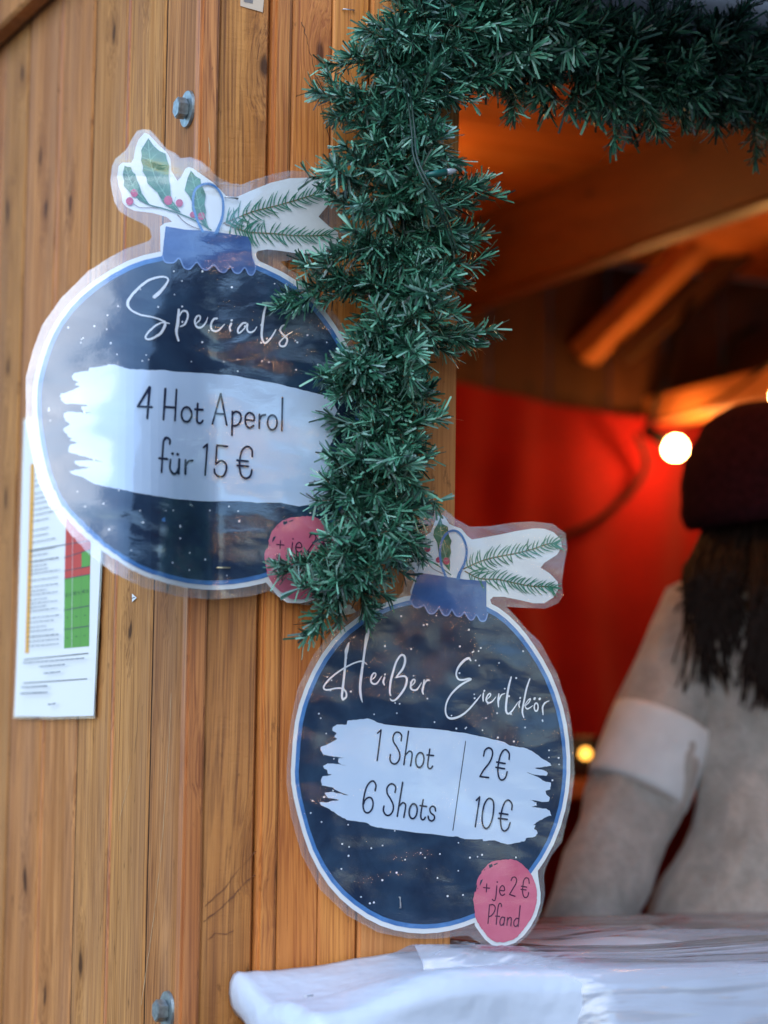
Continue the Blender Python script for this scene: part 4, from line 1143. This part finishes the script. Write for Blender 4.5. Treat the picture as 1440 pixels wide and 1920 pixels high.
# ------------------------------------------------------------------ back counter and drinks boiler
pz = on_b(1090, 1462, D - 0.45)
bc = thing('back_counter', 'brown wooden back counter below the red cloth', 'counter', (1.7, D - 0.3, FLOOR))
for nm, sx, sy, sz, ctr in (('counter_top', 1.5, 0.42, 0.035, (1.75, D - 0.28, pz.z - 0.035)), ('lower_shelf', 1.46, 0.38, 0.025, (1.75, D - 0.27, pz.z - 0.35)), ('side_panel', 0.03, 0.40, pz.z - 0.19, (1.015, D - 0.27, FLOOR)), ('side_panel', 0.03, 0.40, pz.z - 0.19, (2.48, D - 0.27, FLOOR))):
    from_bm(nm, box_bm(sx, sy, sz, 0.003), W_IN_X, bc, ctr)
pb_ = on_b(1098, 1413, D - 0.40)
boil = thing('drinks_boiler', 'black drinks boiler with an orange pilot lamp on the back counter', 'boiler', (pb_.x + 0.02, pb_.y + 0.13, pz.z + 0.001))
bm = bmesh.new()
bmesh.ops.create_cone(bm, cap_ends=True, segments=28, radius1=0.115, radius2=0.115, depth=0.08)
bmesh.ops.bevel(bm, geom=bm.edges[:], offset=0.004, affect='EDGES')
bmesh.ops.translate(bm, vec=(0, 0, 0.041), verts=bm.verts)
from_bm('body', bm, plain('black_enamel', (0.01, 0.01, 0.011), 0.35), boil, (pb_.x + 0.02, pb_.y + 0.13, pz.z + 0.001), True)
bm = bmesh.new(); bmesh.ops.create_uvsphere(bm, u_segments=12, v_segments=8, radius=0.0095)
t = NT('lit_pilot_lamp'); em = t.n('ShaderNodeEmission'); em.inputs['Color'].default_value = (1.0, 0.42, 0.06, 1); em.inputs['Strength'].default_value = 2.6
from_bm('pilot_lamp', bm, t.done(em.outputs[0]), boil, pb_, True)
# ------------------------------------------------------------------ person behind the counter
def skin(name, nodes, edges, mat, parent, root=0, sub=2):
    """nodes: (hut position, radius x, radius y)"""
    me = bpy.data.meshes.new(name)
    base = ORIG[parent.name]
    me.from_pydata([tuple(Vector(n_[0]) - base) for n_ in nodes], edges, [])
    o = link_mesh(name, me, parent)
    md = o.modifiers.new('skin', 'SKIN'); md.use_smooth_shade = True
    sv = me.skin_vertices[0].data
    for i, n_ in enumerate(nodes):
        sv[i].radius = (n_[1], n_[2]); sv[i].use_root = (i == root)
    sb = o.modifiers.new('sub', 'SUBSURF'); sb.levels = sub; sb.render_levels = sub
    me.materials.append(mat)
    return o
PY = 3.5
def Q(px, py, y=PY): return at_y(px, py, y)
foot = Q(1520, 1750)
person = thing('person', 'person seen from behind in a pale fluffy sweater and dark red beanie, long dark hair', 'person', (foot.x, foot.y, FLOOR))
SKINM = plain('skin', (0.52, 0.27, 0.18), 0.5, 0.4)
t = NT('fluffy_beige_knit')
tc = t.n('ShaderNodeTexCoord')
nz = t.noise(tc.outputs['Object'], 22, 5, 0.7)
SWEAT = t.done(t.principled(t.mix(t.ramp(nz, [(0.3, 0.0), (0.7, 1.0)]), (0.36, 0.325, 0.29), (0.60, 0.55, 0.505)), 0.95, t.bump(nz, 0.010), 0.1, Sheen_Weight=0.4))
SWHITE = plain('white_knit', (0.80, 0.81, 0.82), 0.9, 0.1, var=0.06)
BEANIE = plain('dark_burgundy_knit', (0.030, 0.006, 0.010), 0.95, 0.1, var=0.4, scale=120)
HAIRM = plain('dark_brown_hair', (0.016, 0.008, 0.006), 0.55, 0.2)
TROUS = plain('dark_trousers', (0.02, 0.021, 0.026), 0.8)
head = Q(1432, 965)
def dn(p, dx=0, dy=0, dz=0): return Vector((p.x + dx, p.y + dy, p.z + dz))
neck = Q(1455, 1075, 3.52); chest = Q(1490, 1180, 3.52); waist = Q(1520, 1480, 3.5); hip = Q(1462, 1760, 3.48)
lsh = Q(1322, 1168, 3.50); lel = Q(1198, 1475, 3.44); lwr = Q(1066, 1800, 3.36)
rsh = Q(1660, 1165, 3.56); rel = Q(1740, 1480, 3.52); rwr = Q(1690, 1720, 3.34)
kl = Vector((hip.x - 0.09, hip.y, FLOOR + 0.47)); kr = Vector((hip.x + 0.10, hip.y + 0.02, FLOOR + 0.47))
fl = Vector((hip.x - 0.10, hip.y, FLOOR + 0.06)); fr_ = Vector((hip.x + 0.12, hip.y + 0.02, FLOOR + 0.06))
hl = Vector((hip.x - 0.09, hip.y, hip.z - 0.10)); hr = Vector((hip.x + 0.09, hip.y, hip.z - 0.10))
face = Vector((0.8, 0.6, 0)).normalized()
nodes = [(hip, 0.15, 0.12), (waist, 0.13, 0.10), (chest, 0.14, 0.105), (neck, 0.052, 0.052), (dn(head, dz=-0.03), 0.078, 0.088), (dn(head, dz=0.06), 0.080, 0.092),
         (lsh, 0.055, 0.055), (lel, 0.040, 0.040), (lwr, 0.027, 0.024), (rsh, 0.055, 0.055), (rel, 0.040, 0.040), (rwr, 0.027, 0.024),
         (hl, 0.085, 0.085), (kl, 0.055, 0.055), (fl, 0.040, 0.040), (hr, 0.085, 0.085), (kr, 0.055, 0.055), (fr_, 0.040, 0.040),
         (fl + face * 0.16 - Vector((0, 0, 0.03)), 0.035, 0.025), (fr_ + face * 0.16 - Vector((0, 0, 0.03)), 0.035, 0.025),
         (dn(head, dz=-0.03) + face * 0.10, 0.018, 0.022)]
edges = [(0, 1), (1, 2), (2, 3), (3, 4), (4, 5), (2, 6), (6, 7), (7, 8), (2, 9), (9, 10), (10, 11), (0, 12), (12, 13), (13, 14), (0, 15), (15, 16), (16, 17), (14, 18), (17, 19), (4, 20)]
def hand(w, e):
    global nodes, edges
    d = (w - e).normalized(); side = d.cross(Vector((0, 0, 1)))
    if side.length < 0.1: side = Vector((1, 0, 0))
    side.normalize(); up = side.cross(d)
    base = nodes.index(next(n_ for n_ in nodes if n_[0] is w))
    palm = w + d * 0.065; nodes.append((palm, 0.038, 0.018)); ip = len(nodes) - 1; edges.append((base, ip))
    for k, (o_, L) in enumerate(((-0.030, 0.065), (-0.010, 0.078), (0.010, 0.073), (0.029, 0.058))):
        q0 = palm + d * 0.032 + side * o_; q1 = q0 + d * L * 0.5 - up * 0.012; q2 = q0 + d * L * 0.85 - up * 0.040
        nodes += [(q0, 0.010, 0.010), (q1, 0.0092, 0.0092), (q2, 0.0075, 0.0075)]
        n_ = len(nodes); edges += [(ip, n_ - 3), (n_ - 3, n_ - 2), (n_ - 2, n_ - 1)]
    q1 = w + d * 0.035 + side * 0.045; q2 = q1 + d * 0.04 + side * 0.015 - up * 0.015
    nodes += [(q1, 0.013, 0.012), (q2, 0.0095, 0.0095)]; n_ = len(nodes); edges += [(ip, n_ - 2), (n_ - 2, n_ - 1)]
hand(lwr, lel); hand(rwr, rel)
skin('body', nodes, edges, SKINM, person)
def loft(rings, n=28):
    """rings: (centre, half width along a, half depth along b)"""
    V, F = [], []
    for c, rx, ry in rings:
        for k in range(n):
            an = 2 * math.pi * k / n
            V.append(c + Vector((math.cos(an) * rx, math.sin(an) * ry, 0)))
    for i in range(len(rings) - 1):
        for k in range(n):
            F.append((i * n + k, i * n + (k + 1) % n, (i + 1) * n + (k + 1) % n, (i + 1) * n + k))
    F.append(tuple(range(n))[::-1]); F.append(tuple((len(rings) - 1) * n + k for k in range(n)))
    return V, F
rings = [(dn(hip, dz=-0.10), 0.185, 0.150), (dn(hip, dz=0.02), 0.192, 0.155), (hip.lerp(waist, 0.5), 0.180, 0.145), (waist, 0.168, 0.135), (waist.lerp(chest, 0.5), 0.172, 0.135), (chest.lerp(waist, 0.15), 0.178, 0.132), (dn(chest, dz=0.02), 0.165, 0.115), (dn(chest, dz=0.055), 0.130, 0.095), (dn(neck, dz=-0.015), 0.085, 0.075), (dn(neck, dz=0.01), 0.070, 0.066)]
rings = [(Vector(p[:3]), p[3], p[4]) for p in catmull([tuple(c) + (a_, b_) for c, a_, b_ in rings], 4)]
def arm(sh, el, wr):
    P = [tuple(sh + Vector((0.02 if sh.x < chest.x else -0.02, 0, 0.0))) + (0.078,), tuple(sh.lerp(el, 0.35)) + (0.075,), tuple(sh.lerp(el, 0.75)) + (0.071,), tuple(el) + (0.070,), tuple(el.lerp(wr, 0.5)) + (0.067,), tuple(el.lerp(wr, 0.85)) + (0.056,), tuple(el.lerp(wr, 0.97)) + (0.044,)]
    C_ = catmull(P, 4)
    V, F = tube([Vector(c[:3]) for c in C_], [c[3] for c in C_], 20)
    return V, F
ball = []
V, F = merge([loft(rings), arm(lsh, lel, lwr), arm(rsh, rel, rwr), tube([dn(lsh, dx=0.02, dz=0.0) + Vector((0, 0, z_)) for z_ in (-0.078, -0.05, 0, 0.05, 0.074)], [0.02, 0.062, 0.08, 0.062, 0.02], 20), tube([dn(rsh, dx=-0.02) + Vector((0, 0, z_)) for z_ in (-0.078, -0.05, 0, 0.05, 0.074)], [0.02, 0.062, 0.08, 0.062, 0.02], 20)])
V = [v + Vector((noise.noise(v * 9), noise.noise(v * 9 + Vector((5, 0, 0))), 0)) * 0.007 + Vector((noise.noise(Vector((v.x * 16, v.y * 16, v.z * 9 + v.x * 6))), noise.noise(Vector((v.x * 16 + 9, v.y * 16, v.z * 9 + v.x * 6))), 0)) * 0.018 for v in V]
build('sweater', V, F, SWEAT, person, smooth=True)
skin('trousers', [(dn(hip, dz=-0.02), 0.155, 0.125), (hl, 0.095, 0.095), (kl, 0.066, 0.066), (dn(fl, dz=0.03), 0.056, 0.056), (hr, 0.095, 0.095), (kr, 0.066, 0.066), (dn(fr_, dz=0.03), 0.056, 0.056)], [(0, 1), (1, 2), (2, 3), (0, 4), (4, 5), (5, 6)], TROUS, person)
c0, c1 = lsh.lerp(lel, 0.62), lsh.lerp(lel, 1.04)
V, F = tube([c0, c0.lerp(c1, 0.08), c0.lerp(c1, 0.5), c0.lerp(c1, 0.92), c1], [0.0770, 0.0775, 0.0765, 0.0755, 0.0745], 24)
build('sleeve_block', V, F, SWHITE, person, smooth=True)
bm = bmesh.new(); bmesh.ops.create_uvsphere(bm, u_segments=32, v_segments=20, radius=1)
for v in list(bm.verts):
    z = v.co.z
    if z < -0.35: z = -0.35
    k = 1.0 + 0.03 * noise.noise(v.co * 3)
    if z > 0.75: k *= 1.05
    rib = 1 + 0.012 * math.sin(math.atan2(v.co.y, v.co.x) * 44)
    fold = 1.05 if z < -0.05 else 1.0
    v.co = Vector((v.co.x * 0.118 * k * rib * fold, v.co.y * 0.128 * k * rib * fold, z * 0.125 * k))
bmesh.ops.transform(bm, matrix=Matrix.Rotation(R(-9), 4, 'Y'), verts=bm.verts)
from_bm('beanie', bm, BEANIE, person, dn(head, dz=0.035), True)
rr = random.Random(31)
parts = []
for i in range(620):
    u_ = rr.random()
    hx = 1338 + 225 * u_
    start = Q(hx + rr.uniform(-12, 12), 985 + rr.uniform(-25, 25), 3.42 + 0.07 * abs(u_ - 0.5) * 2)
    if u_ < 0.34:
        e1 = Q(hx - 45 * rr.random() - 10, 1085 + rr.uniform(-20, 20), 3.40)
        end = Q(hx - 100 * rr.random() + 15, 1105 + rr.uniform(0, 1) ** 1.5 * 205, 3.39)
    else:
        e1 = Q(hx + rr.uniform(-15, 15), 1120 + rr.uniform(-20, 20), 3.36)
        end = Q(hx + rr.uniform(-40, 25), 1150 + rr.random() ** 0.8 * 185, 3.36)
    P = [Vector(q) for q in catmull([tuple(start), tuple(e1), tuple(end)], 5)]
    P = [q + Vector((rr.uniform(-.003, .003), rr.uniform(-.006, .006), 0)) for q in P]
    r0 = rr.uniform(0.003, 0.006)
    parts.append(tube(P, [r0 * (1 - 0.75 * k / (len(P) - 1)) for k in range(len(P))], 6))
V, F = merge(parts)
ho = build('hair', V, F, HAIRM, person, smooth=True); ho['kind'] = 'stuff'
ear = Q(1312, 1035, 3.47)
# ------------------------------------------------------------------ fir garlands
t = NT('fir_needle_plastic')
geo = t.n('ShaderNodeNewGeometry'); oi = t.n('ShaderNodeObjectInfo')
rv = t.math('FRACT', t.math('ADD', geo.outputs['Random Per Island'], oi.outputs['Random']))
col = t.ramp(rv, [(0.0, (0.006, 0.022, 0.016)), (0.28, (0.018, 0.080, 0.048)), (0.50, (0.042, 0.18, 0.105)), (0.68, (0.095, 0.30, 0.19)), (0.84, (0.19, 0.44, 0.31)), (0.93, (0.26, 0.42, 0.37)), (1.0, (0.015, 0.025, 0.022))])
NEEDLE = t.done(t.principled(col, 0.34, None, 0.55))
WIRE = plain('brown_twisted_wire', (0.14, 0.065, 0.03), 0.7, var=0.4, scale=300)
DGREEN = plain('dark_green_cable', (0.010, 0.035, 0.025), 0.4)
def twig_meshes(seed, L, n):
    rr = random.Random(seed)
    cx, cy = rr.uniform(-1, 1) * 0.03, rr.uniform(-1, 1) * 0.03
    def axis(h): return Vector((cx * h * h, cy * h * h, L * h))
    P = [axis(k / 6) for k in range(7)]
    V, F = tube(P, [0.0011 - 0.00008 * k for k in range(7)], 4)
    me = bpy.data.meshes.new('twig'); me.from_pydata([tuple(v) for v in V], [], F); me.materials.append(WIRE)
    V, F = [], []
    for i in range(n):
        h = rr.uniform(0.03, 1.0)
        az = i * 2.399 + rr.uniform(-0.8, 0.8)
        an = R(rr.uniform(28, 98) * (1 - 0.35 * h))
        p = axis(h)
        rad = Vector((math.cos(az), math.sin(az), 0))
        d = rad * math.sin(an) + Vector((0, 0, math.cos(an)))
        ln = rr.uniform(0.017, 0.034) * (1 - 0.1 * h)
        w = rr.uniform(0.0021, 0.0031)
        tn = Vector((-math.sin(az), math.cos(az), 0))
        tw = rr.uniform(-0.9, 0.9)
        nrm = d.cross(tn)
        wv = (tn * math.cos(tw) + nrm * math.sin(tw)) * w * 0.5
        bend = (nrm * math.cos(tw) - tn * math.sin(tw)) * ln * rr.uniform(-0.26, 0.26)
        o = len(V)
        q1 = p + d * ln * 0.5 + bend * 0.25; q2 = p + d * ln + bend
        V += [p - wv * 0.7, p + wv * 0.7, q1 - wv, q1 + wv, q2 - wv * 0.9, q2 + wv * 0.9]
        F += [(o, o + 1, o + 3, o + 2), (o + 2, o + 3, o + 5, o + 4)]
    m2_ = bpy.data.meshes.new('needles'); m2_.from_pydata([tuple(v) for v in V], [], F); m2_.materials.append(NEEDLE)
    return me, m2_
TW = [twig_meshes(100 + k, rnd.uniform(0.050, 0.078), 96) for k in range(12)]
def add_twig(garl, p, d, sc_, rr):
    tw = TW[rr.randrange(len(TW))]
    o = bpy.data.objects.new('twig', tw[0]); sc.collection.objects.link(o); o.parent = garl
    q = d.to_track_quat('Z', 'Y')
    from mathutils import Quaternion
    q = q @ Quaternion((0, 0, 1), rr.uniform(0, 6.28))
    o.matrix_local = Matrix.LocRotScale(p - ORIG[garl.name], q, (sc_, sc_, sc_))
    c = bpy.data.objects.new('needles', tw[1]); sc.collection.objects.link(c); c.parent = o; c['kind'] = 'stuff'
def garland(name, label, path, n, seed, extra, lens=1.0, droop=0.25, radial_z=True):
    """path: hut positions with an offset; twigs all round except into the wall"""
    rr = random.Random(seed)
    P = [Vector(q) for q in catmull([tuple(v) for v in path], 10)]
    g = thing(name, label, 'garland', P[0])
    V, F = tube(P, 0.0028, 6)
    build('core_wire', V, F, DGREEN, g, smooth=True)
    seg = [0.0]
    for i in range(1, len(P)): seg.append(seg[-1] + (P[i] - P[i - 1]).length)
    for k in range(n):
        s_ = (k + rr.random()) / n * seg[-1]
        i = 0
        while i < len(P) - 2 and s_ > seg[i + 1]: i += 1
        p = P[i].lerp(P[i + 1], (s_ - seg[i]) / max(1e-6, seg[i + 1] - seg[i]))
        t_ = (P[min(i + 2, len(P) - 1)] - P[max(i - 1, 0)]).normalized()
        for _ in range(20):
            d = Vector((rr.gauss(0, 1), rr.gauss(0, 1), rr.gauss(0, 1)))
            d -= t_ * d.dot(t_)
            if d.length < 0.2: continue
            d.normalize()
            if d.y < 0.35: break
        if d.y < -0.6 and rr.random() < 0.6: d.y *= 0.4; d.normalize()
        d = (d + t_ * rr.uniform(-1.1, 1.1) + Vector((0, 0, -droop * rr.random()))).normalized()
        add_twig(g, p, d, rr.uniform(0.60, 0.92) * lens, rr)
    for (x0, y0, x1, y1, ob, oe) in extra:
        p = on_b(x0, y0, -ob); q = on_b(x1, y1, -oe)
        d = q - p
        m_ = max(1, int(d.length / 0.03))
        for k in range(m_):
            f_ = k / m_
            dd = (d.normalized() + Vector((rr.uniform(-.25, .25), rr.uniform(-.3, .1), rr.uniform(-.25, .25)))).normalized()
            for _ in range(2):
                dd = (d.normalized() + Vector((rr.uniform(-.45, .45), rr.uniform(-.4, .1), rr.uniform(-.45, .45)))).normalized()
                add_twig(g, p.lerp(q, f_ * 0.84), dd, rr.uniform(0.55, 0.8), rr)
    return g
gp = [(648,1105),(655,1080),(672,1030),(694,960),(712,880),(718,790),(715,715),(745,640),(765,570),(762,490),(756,420),(748,340),(758,250),(768,170),(785,90),(805,10),(830,-60)]
garland('fir_garland', 'upright green fir garland stapled down the door post between the two signs', [on_b(x, y, -0.045) for x, y in gp], 235, 3,
        [(700,470,640,440,.05,.06), (720,540,535,540,.045,.03), (650,540,585,500,.045,.04), (780,640,905,630,.05,.06), (790,370,905,348,.05,.07), (790,470,885,440,.05,.05),
         (700,200,592,186,.05,.05), (760,120,635,115,.05,.05), (770,60,680,40,.05,.05), (760,240,645,262,.05,.05), (750,300,640,300,.05,.05), (790,60,700,90,.06,.07), (740,820,830,800,.05,.05), (720,900,815,930,.05,.05), (700,840,612,870,.05,.05), (690,930,600,950,.05,.05), (745,460,640,480,.06,.06), (720,170,610,240,.05,.05), (690,700,600,690,.05,.05), (690,720,608,762,.05,.05), (640,1050,515,1072,.045,.04), (650,1080,560,1100,.05,.04), (650,1090,640,1150,.05,.045), (660,1085,700,1140,.05,.045),
         (830,150,928,172,.05,.05), (800,400,900,310,.05,.05), (730,930,800,1000,.04,.04), (730,1000,775,1075,.04,.04), (790,540,895,480,.05,.05), (690,400,612,400,.06,.07), (700,330,612,345,.06,.07)], droop=0.35)
gp2 = [(800,20),(880,40),(960,70),(1040,85),(1110,105),(1190,120),(1270,120),(1350,130),(1430,150),(1520,165)]
garland('fir_garland', 'dark shaded fir garland draped along the top of the serving hatch', [on_b(x, y, -0.03) for x, y in gp2], 230, 9,
        [(960,100,965,215,.03,.03), (1000,90,1010,160,.03,.03), (1160,130,1165,245,.04,.04), (1200,140,1225,250,.05,.05), (1250,130,1285,230,.04,.04), (1130,130,1105,200,.04,.04), (1400,170,1425,285,.03,.03), (1440,170,1450,260,.03,.03), (900,60,1000,-20,.04,.04), (1050,60,1100,-30,.04,.04), (1200,80,1250,-10,.05,.05), (1330,90,1400,20,.05,.05)], lens=1.18, droop=0.5)
# fairy light with its cable
fl_ = thing('fairy_light', 'small unlit clear fairy light with green socket and thin cable in the upright garland', 'fairy light', on_b(800, 323, -0.10))
cp = [(757,150),(765,190),(772,250),(775,290),(790,330),(810,365),(826,400),(838,430),(850,470)]
P = [Vector(q) for q in catmull([tuple(on_b(x, y, -0.115 + 0.012 * math.sin(i))) for i, (x, y) in enumerate(cp)], 6)]
V, F = tube(P, 0.0011, 6); build('cable', V, F, DGREEN, fl_, smooth=True)
V, F = tube([v + Vector((0.003, -0.001, 0.001)) for v in P], 0.0011, 6); build('cable', V, F, DGREEN, fl_, smooth=True)
p, q = on_b(800, 328, -0.115), on_b(848, 321, -0.115)
V, F = tube([p, p.lerp(q, 0.3), p.lerp(q, 0.75)], [0.0022, 0.0034, 0.0040], 10); build('socket', V, F, plain('green_socket', (0.01, 0.10, 0.085), 0.35), fl_, smooth=True)
t = NT('clear_bulb_tip')
CLEAR = t.done(t.principled((0.75, 0.8, 0.85), 0.08, None, 0.5, Transmission_Weight=0.6, IOR=1.45))
V, F = tube([p.lerp(q, 0.75), p.lerp(q, 0.9), p.lerp(q, 1.05), p.lerp(q, 1.2)], [0.0030, 0.0034, 0.0026, 0.0006], 10); build('bulb', V, F, CLEAR, fl_, smooth=True)

# ------------------------------------------------------------------ market huts across the lane (mirrored in the laminate)
W_FAR = plain('dark_stained_boards', (0.045, 0.032, 0.026), 0.7, var=0.3, scale=12)
t = NT('far_lit_bulb'); em = t.n('ShaderNodeEmission'); em.inputs['Color'].default_value = (1.0, 0.55, 0.22, 1); em.inputs['Strength'].default_value = 20
FARBULB = t.done(em.outputs[0])
ROOFM = plain('dark_roof_felt', (0.05, 0.045, 0.045), 0.8)
def far_hut(x, y, rz, w_, d_, h_, label):
    o = bpy.data.objects.new('market_hut', None); sc.collection.objects.link(o)
    o.location = (x, y, 0); o.rotation_euler = (0, 0, rz); ORIG[o.name] = Vector((0, 0, 0))
    tagp(o, label, 'hut', 'huts across the market lane')
    def part(nm, sx, sy, sz, c, mat):
        bm = box_bm(sx, sy, sz, 0.004, 1, None, c)
        me = bpy.data.meshes.new(nm); bm.to_mesh(me); bm.free(); me.materials.append(mat)
        ob = bpy.data.objects.new(nm, me); sc.collection.objects.link(ob); ob.parent = o
        return ob
    part('back_wall', w_, 0.04, h_, (0, d_ / 2, 0), W_FAR); part('side_wall', 0.04, d_ - 0.1, h_, (-w_ / 2, 0, 0), W_FAR); part('side_wall', 0.04, d_ - 0.1, h_, (w_ / 2, 0, 0), W_FAR)
    part('front_wall', w_, 0.04, 1.05, (0, -d_ / 2, 0), W_FAR); part('lintel', w_, 0.04, 0.25, (0, -d_ / 2, h_ - 0.25), W_FAR); part('counter', w_ - 0.2, 0.4, 0.04, (0, -d_ / 2 - 0.1, 1.06), W_FAR)
    me = bpy.data.meshes.new('roof')
    hw, hd = w_ / 2 + 0.25, d_ / 2 + 0.35; rt = h_ + 0.75
    me.from_pydata([(-hw, -hd, h_), (hw, -hd, h_), (hw, hd, h_), (-hw, hd, h_), (0, -hd, rt), (0, hd, rt)], [], [(0, 4, 5, 3), (4, 1, 2, 5), (0, 1, 4), (3, 5, 2), (3, 2, 1, 0)])
    me.materials.append(ROOFM); ob = bpy.data.objects.new('roof', me); sc.collection.objects.link(ob); ob.parent = o
    for k in range(9):
        bm = bmesh.new(); bmesh.ops.create_uvsphere(bm, u_segments=10, v_segments=8, radius=0.035)
        bmesh.ops.translate(bm, vec=(-w_ / 2 + w_ * (k + 0.5) / 9, -d_ / 2 - 0.06, h_ - 0.32 - 0.05 * math.sin(k * 1.7)), verts=bm.verts)
        me = bpy.data.meshes.new('bulb'); bm.to_mesh(me); bm.free(); me.materials.append(FARBULB)
        ob = bpy.data.objects.new('bulb', me); sc.collection.objects.link(ob); ob.parent = o
far_hut(3.4, -2.2, R(-128), 3.0, 2.0, 2.3, 'dark wooden market hut with warm bulbs standing across the lane')
far_hut(6.2, 0.9, R(-100), 3.0, 2.0, 2.3, 'dark wooden market hut at the far end across the lane')
